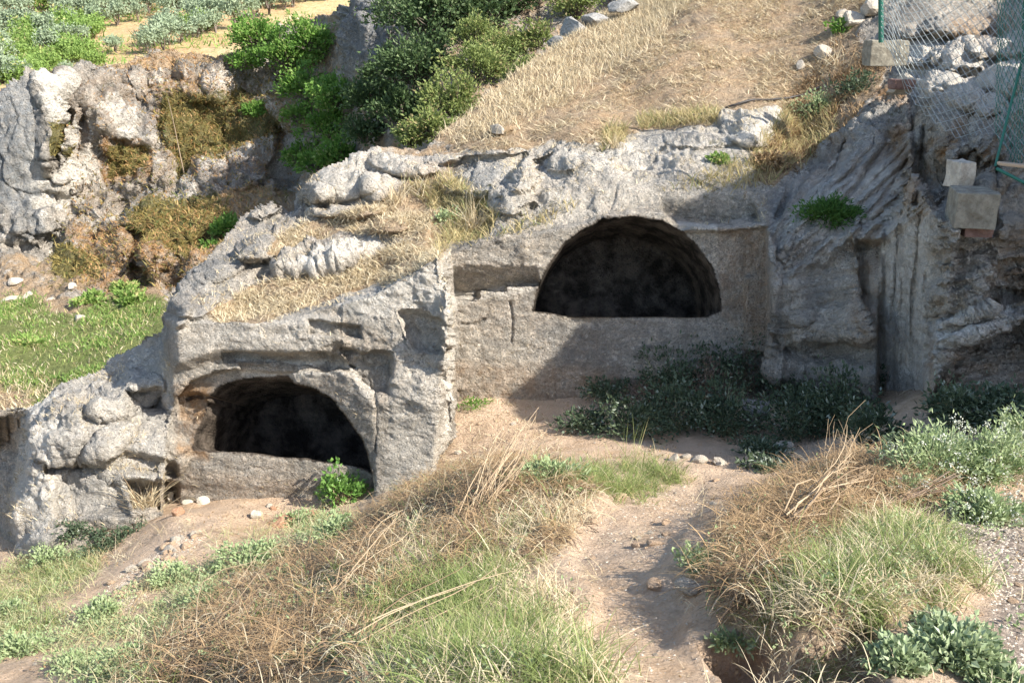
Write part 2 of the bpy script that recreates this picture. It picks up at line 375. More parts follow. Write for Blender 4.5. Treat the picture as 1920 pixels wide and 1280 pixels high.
# cracks
for pts, dd, wd in (([(956,566),(961,600),(957,640)], .03, 2.2), ([(866,608),(890,606),(908,596)], .04, 2.2), ([(395,745),(370,742),(352,748)], .1, 2),
                    ([(1500,300),(1470,380),(1450,430)], .08, 3), ([(1600,230),(1560,330),(1520,380)], .09, 3.5), ([(1670,250),(1620,330),(1570,390)], .12, 4), ([(1700,300),(1650,380),(1600,430)], .1, 4), ([(1640,270),(1600,320),(1540,370)],.1,4),
                    ([(905,372),(940,370)], .15, 3), ([(984,392),(1002,385)], .12, 2.5), ([(1735,240),(1725,330),(1715,380)], .2, 5), ([(1870,300),(1865,420)], .2, 6)):
    D += dd*lineband(pts, Xw, Yw, wd)
ARCH_L = [(362,842),(368,812),(381,782),(391,750),(408,726),(445,712),(490,706),(542,706),(556,717),(595,732),(628,752),(655,788),(676,818),(690,850),(698,886),(660,872),(559,860),(457,849)]
ARCH_R = [(998,583),(1012,530),(1032,491),(1059,455),(1090,432),(1130,413),(1184,405),(1239,413),(1278,434),(1309,463),(1337,502),(1350,545),(1352,582),(1325,594),(1071,593),(1024,587)]
def arch_sd(poly):
    a = np.array(poly); k = (X > a[:, 0].min()-30) & (X < a[:, 0].max()+30) & (Y > a[:, 1].min()-30) & (Y < a[:, 1].max()+30)
    s = np.full(X.shape, -30.); s[k] = sd(poly, Xf[k], Yf[k]); return s
sL, sR = arch_sd(ARCH_L), arch_sd(ARCH_R); sB = np.maximum(sL, sR)
gy_, gx_ = np.gradient(sB, STEP); gl = np.hypot(gx_, gy_)+1e-6; near = np.abs(sB) < STEP*.6       # put a row of vertices on the arch outlines
X2 = np.where(near, X-sB*gx_/gl, X); Y2 = np.where(near, Y-sB*gy_/gl, Y)
# strata running up to the right over the rock mass, vertical fluting on the cut wall
al_, ac_ = (Xw-Yw)/240, (Xw+Yw)
st1 = fbm(np.stack([al_, ac_/26, 0*X], -1), 1, 4, 301, .6); m1_ = mask([(1450,420),(1520,320),(1650,180),(1960,160),(1960,330),(1780,400),(1700,420),(1640,470),(1460,520)], Xw, Yw, 60)
st2 = fbm(np.stack([Xw/15, Yw/260, 0*X], -1), 1, 4, 311, .6); m2_ = mask([(1640,430),(1770,400),(1800,500),(1760,620),(1745,770),(1640,770)], Xw, Yw, 30)
st3 = fbm(np.stack([Xw/120, (Yw+Xw*.2)/16, 0*X], -1), 1, 4, 321, .6); m3_ = np.clip(mask([(1740,430),(2200,380),(2200,1000),(1740,780)], Xw, Yw, 50)+.5*mask([(1450,450),(1640,440),(1640,680),(1450,680)], Xw, Yw, 40), 0, 1)
D += .24*st1*m1_+.08*st2*m2_+.16*st3*m3_
for a_ in ((1800,110,60,26,.5,5),(1760,150,44,22,.4,-10),(1880,150,50,30,.5,0),(1830,190,60,24,.35,10),(1720,110,40,22,.3,0),(1870,90,60,22,.5,0),(1790,50,70,24,.5,0),(1700,60,40,18,.3,0),(1850,350,40,24,.2,0),(1900,430,36,30,.2,0),(1780,270,30,40,.3,0),(1850,270,44,34,.35,0)):
    boulder(*a_)
P = world(X2, Y2, D)
# --- region attributes: rock and soil tones, with some painted light and shade
def reg(poly, soft=30, amt=1.): return amt*mask(poly, Xw, Yw, soft)
soil = np.zeros(X.shape); warm = soil.copy(); cool = soil.copy(); pale = soil.copy(); moss = soil.copy(); soot_and_shade = soil.copy(); cut = soil.copy()
SLOPE = [(800,262),(900,180),(1000,100),(1120,20),(1200,-40),(1200,-200),(1700,-200),(1640,0),(1600,80),(1640,150),(1600,190),(1500,260),(1500,190),(1480,200),(1360,210),(1330,240),(1200,248),(1130,262),(1040,262),(990,280),(880,280)]
GULLY = [(1480,190),(1540,100),(1600,70),(1660,130),(1640,180),(1560,260),(1450,350),(1410,340),(1440,290)]
TERR1 = [(390,590),(470,535),(560,520),(640,505),(720,470),(830,425),(842,445),(830,478),(740,520),(650,548),(560,582),(480,606),(420,600)]
TERR2 = [(560,478),(500,475),(520,440),(600,410),(700,385),(760,352),(830,350),(850,420),(780,450),(720,442),(640,432)]
for pl in (SLOPE, GULLY, TERR1, TERR2): soil = np.maximum(soil, reg(pl, 14))
soil = np.maximum(soil, reg([(700,268),(880,262),(880,290),(720,292)], 16, .6))
warm += reg([(330,720),(400,720),(392,860),(330,850)], 20, .8)+reg([(1600,440),(1650,440),(1650,640),(1600,640)], 20, .9)+reg([(300,880),(700,900),(700,940),(300,940)], 20, .2)  # orange bounce light on the left jamb put into the colour, besides brown stains
warm += reg([(1560,260),(1700,240),(1740,400),(1600,420),(1560,340)], 50, .75)+reg([(1640,160),(1700,160),(1700,200),(1640,200)], 12, .9)+reg([(1345,425),(1440,430),(1440,660),(1350,590)], 14, .4)+reg([(1860,480),(1930,440),(1930,600),(1860,590)], 20, .8)+reg([(1738,620),(1752,620),(1742,760),(1728,760)], 8, .9)+reg([(1780,640),(2100,600),(2100,760),(1780,760)], 20, .6)
warm += reg([(850,680),(1300,700),(1300,780),(850,760)], 30, .4)+reg([(760,300),(850,300),(840,360),(760,350)], 16, .6)
cool += reg([(280,520),(400,470),(520,380),(560,400),(480,480),(380,600),(290,620)], 30, .5)+reg([(60,700),(300,640),(330,900),(240,980),(80,980)], 30, .45)+reg([(1440,360),(1640,200),(1680,300),(1560,560),(1450,640)], 30, .7)+reg([(1740,590),(2100,560),(2100,620),(1740,660)], 14, .7)+reg([(1600,440),(1720,400),(1700,760),(1640,760)], 20, .35)+reg([(860,300),(980,290),(950,440),(850,440)], 20, .6)+reg([(1000,600),(1350,600),(1350,680),(1000,680)], 20, .35)  # bluish shade of left-facing and recessed rock put into the colour, besides grey weathering
pale += reg([(60,740),(300,630),(330,760),(320,900),(60,1000)], 30, .4)+reg([(840,270),(1440,230),(1400,360),(1000,420),(880,400)], 30, .35)+reg([(640,570),(830,480),(826,900),(720,930),(740,640)], 30, .4)  # sunlit white of the left rocks put in, besides pale limestone
pale += reg([(540,500),(700,440),(720,452),(600,505)], 10, 1.)+reg([(30,740),(110,740),(90,1050),(20,1050)], 16, .7)+reg([(600,560),(840,480),(850,560),(700,600)], 20, .5)+reg([(560,290),(880,262),(860,300),(620,400)], 20, .6)+reg([(320,590),(620,590),(620,660),(330,670)], 20, .45)+reg([(1350,190),(1480,190),(1490,270),(1360,260)], 14, .6)+reg([(1100,255),(1400,250),(1400,300),(1000,340)], 30, .3)  # includes the sunlit strip at the far left, put into the colour
pale += reg([(1270,416),(1345,418),(1345,438),(1275,436)], 6, .8)+reg([(845,550),(950,536),(1000,535),(1000,545),(900,562),(845,575)], 6, .7)  # sunlit tops of the stepped ledges painted pale
moss += reg([(1280,250),(1480,250),(1450,300),(1380,400),(1300,380)], 40, .35)+reg([(1640,200),(1760,160),(1760,420),(1680,420)], 40, .3)+reg([(840,350),(930,350),(920,440),(840,440)], 20, .5)
pale += .9*lineband([(425,676),(520,678),(600,681),(668,690)], Xf, Yf, 5)+.9*lineband([(455,697),(560,703),(640,697),(662,702),(690,738),(706,752)], Xf, Yf, 5)+.8*mask([(836,520),(848,560),(848,700),(832,820),(822,820),(832,700),(832,560)], Xf, Yf, 5)  # lit ledge edges and the block's sunlit corner strip painted pale
cut += reg([(1640,420),(1740,400),(1740,760),(1640,760)], 12)+reg([(1340,430),(1442,430),(1442,640),(1340,640)], 8)+reg([(1000,592),(1350,596),(1350,700),(1000,700)], 10)+reg([(850,556),(1000,560),(1000,720),(850,720)], 10, .6)+reg(LR, 8, .8)+reg([(1745,600),(1900,580),(1880,640),(1750,660)], 8, .8)
warm = warm+.9*np.clip(st1*2.2, 0, 1)*m1_+.3*np.clip(st2*2, 0, 1)*m2_+.6*np.clip(st3*2, 0, 1)*m3_
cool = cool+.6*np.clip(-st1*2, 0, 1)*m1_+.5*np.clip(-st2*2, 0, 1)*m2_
pale += reg([(1650,440),(1740,400),(1740,740),(1655,740)], 14, .7)+reg([(1745,595),(1900,575),(1890,630),(1750,655)], 10, .8)+reg([(1460,300),(1640,200),(1700,420),(1560,520)], 40, .35)
pale += reg([(1442,430),(1640,300),(1920,400),(1920,760),(1442,680)], 60, .45)
pale += reg([(1690,90),(1960,60),(1960,210),(1790,215),(1700,160)], 20, .9); warm += reg([(1780,30),(1900,30),(1900,120),(1780,110)], 20, .5)
# --- niches
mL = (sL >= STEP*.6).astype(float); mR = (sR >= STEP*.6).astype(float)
soot_and_shade = (sB > -STEP*.8).astype(float)  # soot plus the unlit darkness of the niches, both put into the colour
# --- surface relief in world space
N = normals_grid(P)
N = np.where((N*(P-np.array([0, 0, CAMZ]))).sum(-1, keepdims=True) > 0, -N, N)
Nw = fbm(P, 1.1, 3, 21)*.10+fbm(P, .5, 4, 31)*.075+fbm(P, .33, 4, 33, ridge=True)*.03
Nw += fbm(P*np.array([1, 1, 1.6]), .15, 5, 41, .62)*.045
w1, w2, wc = worley(P+fbm(P, .3, 2, 5)[..., None]*.1, .42, 77)
Nw += (wc-.5)*.04-np.exp(-((w2-w1)/.04)**2)*.02*(fbm(P, .6, 2, 71) > .1)
v1, v2, vc = worley(P, .11, 87); Nw += -np.clip(.30-v1, 0, 1)*.12*(vc > .6)
nich = np.maximum(mL, mR)
amp = (1-.86*np.clip(soil, 0, 1))*(1-.66*np.clip(cut, 0, 1))
facade = np.maximum(mask(RT, X, Y, 20), mask(LB, X, Y, 20))
amp = amp*(1-.42*facade)
rough_top = np.clip(1-facade-soil, 0, 1); amp = amp*(1+.30*rough_top); Nw += rough_top*(fbm(P*np.array([1, 1, 1.4]), .24, 5, 141, .62)*.05-np.clip(fbm(P, .5, 3, 151)-.15, 0, 1)*.12)
amp = amp*np.where(nich > .3, 1.6, 1)
bumpy = soil*(fbm(P, .5, 4, 51)*.05+fbm(P, .12, 3, 53)*.02)
# horizontal pick grooves on the dressed faces
groove = fbm(P*np.array([.35, .35, 1.]), .05, 2, 61)*.010*np.clip(cut+facade, 0, 1)
amp = amp*np.clip(.75+1.5*fbm(P, .9, 3, 401), .3, 1.35)
P = P+N*(Nw*amp+bumpy+groove)[..., None]
dL = np.array([.16, 1.25, -.66]); dR = np.array([0.02, 1.35, -.5])
P = P+mL[..., None]*dL+mR[..., None]*dR
# --- outline against what lies behind
OUT = [(-230,1200),(-230,800),(0,768),(40,758),(100,736),(140,715),(200,684),(250,650),(302,618),(296,590),(318,545),(336,525),(380,488),(420,450),(450,405),(490,378),(512,372),(548,388),(553,360),(575,335),(600,312),(650,300),(690,284),(800,272),(850,228),(900,190),(950,150),(1000,112),(1050,78),(1120,30),(1200,-30),(1220,-190),(2500,-190),(2500,1200)]
sdo = sd(OUT, X+7*fbm(q, .5, 4, 13), Y+7*fbm(q, .5, 4, 15))
keepv = sdo > 0
keep = keepv[:-1, :-1] & keepv[1:, :-1] & keepv[:-1, 1:] & keepv[1:, 1:]
faces = grid_faces(*X.shape, keep)
def away(b):
    d = b-np.array([0, 0, CAMZ]); d /= np.linalg.norm(d, axis=1, keepdims=True)
    d = d*.9+np.array([0, .1, -.45]); return d/np.linalg.norm(d, axis=1, keepdims=True)
Pf = P.reshape(-1, 3); atr = {'soil': soil, 'warm': warm, 'cool': cool, 'pale': pale, 'moss': moss, 'soot_and_shade': soot_and_shade}
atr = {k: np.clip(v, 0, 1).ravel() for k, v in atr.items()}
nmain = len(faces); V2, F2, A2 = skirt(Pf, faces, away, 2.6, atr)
fx = X.ravel()[faces].mean(1); fy = Y.ravel()[faces].mean(1)
def inp(poly): return sd(poly, fx, fy) > 0
lab = np.zeros(len(F2), int); L = lab[:nmain]
L[inp([(1395,-200),(1640,-200),(1660,150),(1600,190),(1440,350),(1330,250),(1100,258),(990,282),(790,275),(900,150),(1200,-60),(1200,-200)])] = 1   # slope
L[inp([(1441,425),(1450,370),(1520,300),(1660,150),(1640,-200),(2500,-200),(2500,1200),(1441,1200)])] = 2
tl = [(318,590),(420,598),(520,596),(600,575),(700,545),(770,505),(838,465),(838,700),(824,870),(812,1100),(318,1100)]
tr = [(838,465),(900,445),(1000,425),(1100,400),(1180,380),(1300,400),(1441,425),(1441,1200),(812,1200),(824,870),(838,700)]
L[inp(tl)] = 3; L[inp(tr)] = 4
nm = mL.ravel()[faces].mean(1) > .5; L[nm] = 5; nm = mR.ravel()[faces].mean(1) > .5; L[nm] = 6
L[(L == 3) & inp(SILL)] = 7; L[(L == 4) & inp([(990,584),(1071,593),(1352,594),(1352,720),(1300,1100),(990,1100)])] = 8
def piece(k, name, parent=None, sm=True):
    v, f, a = compact(V2, F2[lab == k], A2)
    o = mk(name, v, f, ROCK, attrs=a)
    return rebase(parent, o) if parent is not None else o
tag(piece(0, 'rock_outcrop'), 'weathered grey limestone outcrop with terraces of dry grass around the two tombs', kind='structure')
tag(piece(1, 'hillside'), 'bare hillside of trampled straw and dry soil above the tombs', kind='structure')
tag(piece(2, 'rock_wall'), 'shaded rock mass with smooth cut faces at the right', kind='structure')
t1 = empty('rock_cut_tomb', world(530, 935, 9.5), label='lower left arched tomb, in sun, with a green bush at its right corner', cat='tomb', group='arched rock-cut tombs')
t2 = empty('rock_cut_tomb', world(1180, 740, 10.5), label='upper right arched tomb cut in the rock, its front half in shade above dark bushes', cat='tomb', group='arched rock-cut tombs')
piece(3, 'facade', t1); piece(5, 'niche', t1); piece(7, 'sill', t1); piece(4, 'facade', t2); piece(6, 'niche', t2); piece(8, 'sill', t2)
# samplers on this surface
GN_ = normals_grid(P)
def on_rock(px, py):
    c = np.clip((np.asarray(px, float)-gx[0])/STEP, 0, len(gx)-1.001); r = np.clip((np.asarray(py, float)-gy[0])/STEP, 0, len(gy)-1.001)
    i = r.astype(int); j = c.astype(int); a = (r-i)[..., None]; b = (c-j)[..., None]
    return (P[i, j]*(1-a)+P[i+1, j]*a)*(1-b)+(P[i, j+1]*(1-a)+P[i+1, j+1]*a)*b
fa = np.linalg.norm(np.cross(Pf[faces[:, 1]]-Pf[faces[:, 0]], Pf[faces[:, 3]]-Pf[faces[:, 0]]), axis=1)
def scatter_rock(weight, n):
    """area-weighted random points on the rock surface; weight per grid vertex"""
    wv = weight.ravel()[faces].mean(1)*np.minimum(fa, np.percentile(fa, 99)); k = rng.choice(len(faces), n, p=wv/wv.sum())
    a = rng.random((n, 1)); b = rng.random((n, 1)); f = faces[k]
    return (Pf[f[:, 0]]*(1-a)+Pf[f[:, 1]]*a)*(1-b)+(Pf[f[:, 3]]*(1-a)+Pf[f[:, 2]]*a)*b
# ================================================================ FOREGROUND GROUND
gp = [(360,942,9.75),(400,940,9.7),(550,943,9.45),(650,945,9.2),(500,990,8.7),(400,1000,8.2),(300,1100,7.0),(200,1200,5.8),(0,1280,5.0),(0,1120,7.6),(60,1090,8.3),(200,1050,8.4),(330,970,8.8),(500,1280,3.9),(800,1280,3.0),(1000,1280,2.8),(1200,1280,3.0),
(1250,1100,4.2),(1200,1000,5.2),(1130,920,6.3),(1250,905,7.0),(1300,862,8.0),(1000,745,10.5),(880,735,10.6),(900,830,9.3),(900,905,6.9),(960,885,7.0),(750,960,7.4),(700,1050,5.9),(800,1150,4.3),(1000,1000,5.3),(1000,900,6.5),(820,930,7.7),
(1500,862,8.0),(1600,800,8.9),(1450,935,6.3),(1600,905,6.0),(1650,1000,4.8),(1550,1100,3.95),(1400,1100,4.05),(1400,1200,3.5),(1500,1160,3.5),(1700,1100,3.8),(1900,1100,3.9),(1900,1280,3.0),(1700,1280,2.9),(1500,1280,2.9),
(1900,960,5.2),(1800,800,7.4),(1900,760,7.8),(1400,760,9.9),(1200,745,10.3),(1700,745,8.6),(550,1120,5.9),(400,1200,5.1)]
gpw = [tuple(world(a, b, c)) for a, b, c in gp]+[(0,0,4.35),(-3,0,3.2),(3,0,4.3),(0,-4,4.8),(-8,8,.6),(-8,3,1.5),(8,3,4.4),(8,8,3.6),(-4.9,10.5,.5),(8,-3,5),(-8,-3,3),(0,12,1.85),(3,12,2.0),(0,1.2,4.1)]
GR = RBF(gpw, 3.)
ys = np.concatenate([np.arange(-4, 1.6, .25), 1.6*np.exp(np.arange(0, 2.05, .0085))]); ys = ys[ys < 12.2]
xs = np.concatenate([np.arange(-9, -6, .12), np.arange(-6, 5.6, .03), np.arange(5.6, 9, .12)])
GX, GY = np.meshgrid(xs, ys)
GZ0 = GR(GX, GY)
def gpos(z): return np.stack([GX, GY, z], -1)
PX, PY = project(gpos(GZ0))
gq = np.stack([GX, GY, 0*GX], -1)
PXw = PX+14*fbm(gq, .25, 4, 5)*np.clip(6/np.maximum(GY, 1), .5, 3); PYw = PY+14*fbm(gq, .25, 4, 8)*np.clip(6/np.maximum(GY, 1), .5, 3)
infront = GY > 1.2
def gm(poly, soft=30): return mask(poly, PXw, PYw, soft)*infront
PATH = [(1130,1310),(1110,1260),(1095,1180),(1120,1100),(1060,1050),(1090,990),(1150,930),(1130,905),(1200,890),(1320,900),(1330,940),(1290,1000),(1240,1060),(1200,1090),(1300,1110),(1280,1190),(1330,1230),(1400,1300)]
GREEN1 = [(720,1300),(690,1230),(770,1140),(840,1070),(900,1060),(960,1100),(1040,1150),(1080,1220),(1090,1310)]
DEAD1 = [(250,1300),(370,1180),(450,1090),(560,1040),(680,1000),(760,930),(860,890),(940,870),(1060,900),(1110,920),(1060,1000),(1010,1040),(860,1060),(780,1120),(700,1200),(700,1300)]
DEAD2 = [(1330,1090),(1370,1010),(1410,960),(1490,915),(1600,880),(1700,900),(1780,920),(1700,950),(1640,975),(1540,1030),(1490,1110),(1450,1170),(1380,1180),(1340,1150)]
GREEN2 = [(1440,1160),(1490,1080),(1600,1010),(1690,1000),(1780,1050),(1810,1110),(1750,1150),(1650,1190),(1560,1195),(1480,1200)]
BANK = [(1330,1215),(1420,1190),(1560,1200),(1640,1180),(1660,1230),(1640,1300),(1400,1300)]
LEAFY = [(1640,1300),(1610,1200),(1680,1140),(1800,1150),(1880,1200),(1930,1300)]
GRAVEL = [(1780,960),(1960,940),(2300,960),(2300,1300),(1900,1300),(1850,1130),(1760,1040)]
COURT = [(845,720),(1450,730),(1700,740),(1690,840),(1500,880),(1280,880),(1000,860),(900,880),(830,860)]
HERB_L = [(-60,1080),(130,1040),(200,1040),(190,1090),(90,1180),(-60,1260)]
HERB_M = [(300,1290),(120,1290),(90,1200),(230,1130),(340,1070),(420,1010),(600,960),(680,980),(560,1040),(440,1090),(360,1180)]
mp = gm(PATH, 40); mg1 = gm(GREEN1, 110); md1 = gm(DEAD1, 50); md2 = gm(DEAD2, 40); mg2 = gm(GREEN2, 90); mb = gm(BANK, 30); mgr = gm(GRAVEL, 60); mhl = gm(HERB_L, 30); mhm = gm(HERB_M, 50); mco = gm(COURT, 40)
GZ = GZ0+fbm(gq, 1.3, 4, 2)*.07+fbm(gq, .22, 5, 4, .55)*.034+md2*.10+mg2*.10+md1*.05
GZ -= .05*md2+.03*mg2+mp*.06+mb*.20
Yb = np.interp(GX, [-9, -3.5, -3.4, -.75, -.65, 9], [10.4, 10.4, 10.0, 9.55, 10.8, 10.8]); GZ -= 1.3*np.clip((GY-Yb)/.12, 0, 1)
r1, r2, rc = worley(gq, .13, 3); GZ += np.clip(.28-r1, 0, 1)*.05*(rc > .72)
r1, r2, rc = worley(gq, .055, 9); GZ += np.clip(.33-r1, 0, 1)*.045*(rc > .55)*(.4+mgr+.5*mp)
GP = gpos(GZ)
litter = np.clip(md1*.9+md2*.9+mg1*.7+mg2*.7+.28, 0, 1)*(1-mp*.85)*(1-mb)*(1-mco*.6)*(1-gm([(330,930),(620,930),(560,1010),(480,1060),(340,1060),(330,1000)],20))
gat = {'gravel': mgr, 'litter': litter*infront, 'green': np.clip(mg1*.5+mg2*.5+mhl*.5+mhm*.45, 0, 1), 'bank_shade': mb*.7}  # bank polygon darkened for the shade under its overhang
gfaces = grid_faces(*GX.shape)
gf = gfaces[:, ::-1]
tag(mk('ground', GP.reshape(-1, 3), gf, EARTH, attrs={k: np.clip(v, 0, 1).ravel() for k, v in gat.items()}), 'dusty foreground ground with a worn footpath', kind='structure')
def gz(x, y):
    j = np.clip(np.interp(x, xs, np.arange(len(xs))), 0, len(xs)-1.001); i = np.clip(np.interp(y, ys, np.arange(len(ys))), 0, len(ys)-1.001)
    a = i.astype(int); b = j.astype(int); u = i-a; v = j-b
    return (GZ[a, b]*(1-u)+GZ[a+1, b]*u)*(1-v)+(GZ[a, b+1]*(1-u)+GZ[a+1, b+1]*u)*v
def on_ground(px, py):
    px = np.atleast_1d(np.asarray(px, float)); py = np.atleast_1d(np.asarray(py, float))
    Yt = np.linspace(1.3, 11.8, 700)[None]; p = world(px[:, None], py[:, None], Yt)
    h = p[..., 2]-gz(p[..., 0], p[..., 1]); k = np.argmax(h < 0, 1); k = np.where((h < 0).any(1), k, 699)
    q = p[np.arange(len(k)), k]; q[:, 2] = gz(q[:, 0], q[:, 1]); return q
gA = np.linalg.norm(np.cross(GP.reshape(-1, 3)[gfaces[:, 1]]-GP.reshape(-1, 3)[gfaces[:, 0]], GP.reshape(-1, 3)[gfaces[:, 3]]-GP.reshape(-1, 3)[gfaces[:, 0]]), axis=1)
def scatter_ground(weight, n):
    wv = weight.ravel()[gfaces].mean(1)*gA; k = rng.choice(len(gfaces), n, p=wv/wv.sum()); f = gfaces[k]; a = rng.random((n, 1)); b = rng.random((n, 1)); Q = GP.reshape(-1, 3)
    return (Q[f[:, 0]]*(1-a)+Q[f[:, 1]]*a)*(1-b)+(Q[f[:, 3]]*(1-a)+Q[f[:, 2]]*a)*b
# ================================================================ FAR CLIFF AND VALLEY
bb = [(-300,200,30),(0,190,30),(60,160,30.5),(125,140,31),(0,350,29.5),(130,300,30),(60,420,29),(200,130,32),(300,110,32.5),(440,110,33),(200,300,30.5),(300,250,31),(420,220,31.5),(500,180,32),(300,360,29.6),(430,330,29.8),(420,370,28.3),(500,360,28.6),(130,440,28.6),(220,400,28.8),
(600,300,29),(600,100,32),(700,0,30),(700,200,27),(800,100,24),(800,300,22),(900,0,26),(1000,0,25),(1100,0,25),(1000,200,22),(650,450,26),(600,-120,36),(1150,-120,30),(1200,300,22),
(0,470,27.5),(0,540,25),(130,530,25.2),(250,430,26.8),(300,520,24.6),(400,400,27),(430,440,25.8),(500,420,26),(0,640,20.8),(150,640,21),(300,620,21.3),(0,750,17.8),(100,760,17.5),(300,700,18.6),(450,560,23),(600,600,21.5),(900,600,20),(1200,600,20),(-300,500,26),(-300,640,20.5),(-300,850,14.8),(0,850,14.8),(400,850,15),(900,850,15),(1200,850,15)]
BST = 3.2
bx = np.arange(-300, 1200, BST); by = np.arange(-110, 860, BST)
BX, BY = np.meshgrid(bx, by); q = np.stack([BX/60, BY/60, 0*BX], -1)
BXw = BX+8*fbm(q, 1, 4, 33); BYw = BY+8*fbm(q, 1, 4, 39)
BD = RBF(bb)(BX, BY)
def bboulder(cx, cy, rx, ry, h, rot=0.):
    global BD
    dx, dy = BXw-cx, BYw-cy; c, s = math.cos(R(rot)), math.sin(R(rot)); u = (dx*c+dy*s)/rx; v = (-dx*s+dy*c)/ry; r = (u*u)**1.2+(v*v)**1.2
    BD = BD-h*.6*np.clip(1-r, 0, 1)**.7
for a in ((45,300,95,165,1.7,0),(105,230,40,110,.9,0),(170,300,46,120,.7,0),(230,250,60,60,.6,0),(210,200,50,70,.5,0),(440,315,72,48,1.5,-10),(300,150,50,50,.6,0),(250,330,40,40,.5,0),(385,150,60,48,.8,0),(470,230,40,60,.5,0),
          (50,420,48,44,1.0,0),(120,415,50,38,.9,0),(210,400,50,34,.7,-10),(290,482,36,46,1.5,10),(350,470,40,40,.7,0),(330,420,60,30,.6,0),(255,400,30,30,.5,0),(20,500,30,24,.6,0),(220,470,34,26,.6,0),(420,380,40,18,.5,0),(560,190,60,50,.7,0),(520,150,60,40,.6,0),(300,330,34,30,.6,0),(575,300,36,60,.9,0),(690,60,48,120,2.0,8)):
    bboulder(*a)
BD += .9*lineband([(130,140),(126,250),(98,330)], BXw, BYw, 5)+.5*lineband([(160,150),(145,330)], BXw, BYw, 6)+.6*lineband([(225,380),(240,440)], BXw, BYw, 8)
BD += .9*mask([(246,430),(270,440),(262,510),(290,530),(250,530),(240,480)], BXw, BYw, 8)+.8*mask([(520,240),(560,250),(556,360),(520,370)], BXw, BYw, 14)
BP = world(BX, BY, BD)
BN = normals_grid(BP); BN = np.where((BN*(BP-np.array([0, 0, CAMZ]))).sum(-1, keepdims=True) > 0, -BN, BN)
bsoil = np.zeros(BX.shape)
def br(poly, soft=20, a=1.): return a*mask(poly, BXw, BYw, soft)
bsoil = np.maximum(br([(-310,560),(0,540),(130,560),(300,520),(330,600),(1300,560),(1300,900),(-310,900)], 30), np.maximum(br([(150,480),(300,420),(420,350),(560,345),(600,420),(420,420),(330,440),(180,500)], 16, .8), br([(-300,470),(100,480),(200,520),(120,560),(-300,560)], 20, .6)))
bsoil = np.maximum(bsoil, br([(200,115),(330,90),(450,95),(450,120),(330,118),(215,135)], 10, .7)); bsoil = np.maximum(bsoil, br([(560,-200),(1300,-200),(1300,900),(560,900)], 20, .5))*(1-br([(630,-80),(745,-80),(738,140),(650,135)], 14))
bwarm = br([(140,440),(300,400),(480,345),(540,400),(420,520),(150,540)], 30, .9)+br([(270,120),(400,140),(560,200),(540,300),(380,330),(300,300)], 40, .55)+br([(190,260),(290,260),(290,340),(200,340)], 20, .8)
bwarm = bwarm+br([(130,150),(560,110),(560,400),(130,460)], 40, .22)
bmoss = .0+br([(130,330),(560,330),(480,540),(80,540)], 40, .2)+br([(300,170),(450,170),(530,250),(420,290),(330,330),(290,240)], 40, .8)+br([(200,270),(280,270),(280,330),(210,330)], 20, .9)+br([(90,230),(130,230),(130,290),(95,290)], 10, .9)+br([(250,380),(400,360),(440,420),(350,470),(240,440)], 30, .7)+br([(90,470),(200,480),(190,520),(100,520)], 16, .6)+br([(430,110),(560,130),(560,250),(460,240)], 30, .4)
bcool = br([(-300,170),(60,165),(90,380),(-300,400)], 20, .95)+br([(20,380),(80,380),(90,450),(30,450)], 12, .8)+br([(370,265),(500,265),(500,345),(370,350)], 14, .6)+br([(230,190),(290,190),(290,270),(240,270)], 12, .6)+br([(230,380),(300,350),(300,375),(240,410)], 10, .7)+br([(640,-60),(740,-60),(730,120),(650,110)], 14, .8)  # includes the bluish shade of the cliff's left face, put into the colour
bpale = br([(80,150),(128,150),(122,260),(90,230)], 10, .9)+br([(370,140),(450,130),(450,190),(380,190)], 16, .6)+br([(130,270),(190,270),(190,350),(130,340)], 16, .5)
bpale = bpale+.7*(fbm(BP, 1.1, 3, 205) > .12)*br([(60,120),(560,100),(560,400),(60,480)], 30)
w1, w2, wc = worley(BP+fbm(BP, .8, 2, 5)[..., None]*.3, 1.3, 177)
bn = fbm(BP, 2.5, 3, 121)*.35+fbm(BP*np.array([1.5,1,.7]), 1.0, 5, 131, .6)*.45+(wc-.5)*.28-np.exp(-((w2-w1)/.05)**2)*.15+fbm(BP, .3, 4, 141, .6)*.16
flat = br([(-300,170),(70,170),(92,380),(-300,400)], 20)
BP = BP+BN*(bn*(1-.8*bsoil)*(1-.6*flat)+bsoil*fbm(BP, .8, 4, 9)*.10)[..., None]
BOUT = [(-400,215),(0,182),(30,170),(62,152),(100,138),(128,135),(140,128),(190,120),(230,118),(262,104),(290,100),(330,96),(370,104),(430,106),(470,90),(520,60),(640,20),(690,-30),(740,-120),(1300,-120),(1300,900),(-400,900)]
kv = sd(BOUT, BX+8*fbm(q, .4, 4, 13), BY+8*fbm(q, .4, 4, 15)) > 0
bk = kv[:-1, :-1] & kv[1:, :-1] & kv[:-1, 1:] & kv[1:, 1:]; bfaces = grid_faces(*BX.shape, bk)
bat = {k: np.clip(v, 0, 1).ravel() for k, v in dict(soil=bsoil, warm=bwarm, cool=bcool, pale=bpale, moss=bmoss, soot_and_shade=0*bmoss, green=br([(-300,590),(60,560),(130,590),(240,535),(330,560),(1300,560),(1300,900),(-300,900)],40,.95)-br([(-300,700),(60,730),(120,900),(-300,900)],40,.6)).items()}
nb = len(bfaces); BV, BF, BA = skirt(BP.reshape(-1, 3), bfaces, away, 4., bat)
bcy = BY.ravel()[bfaces].mean(1); bcx = BX.ravel()[bfaces].mean(1)
med = np.zeros(len(BF), bool); med[:nb] = (sd([(-400,560),(0,545),(130,560),(300,530),(330,600),(1300,600),(1300,900),(-400,900)], bcx, bcy) > 0)
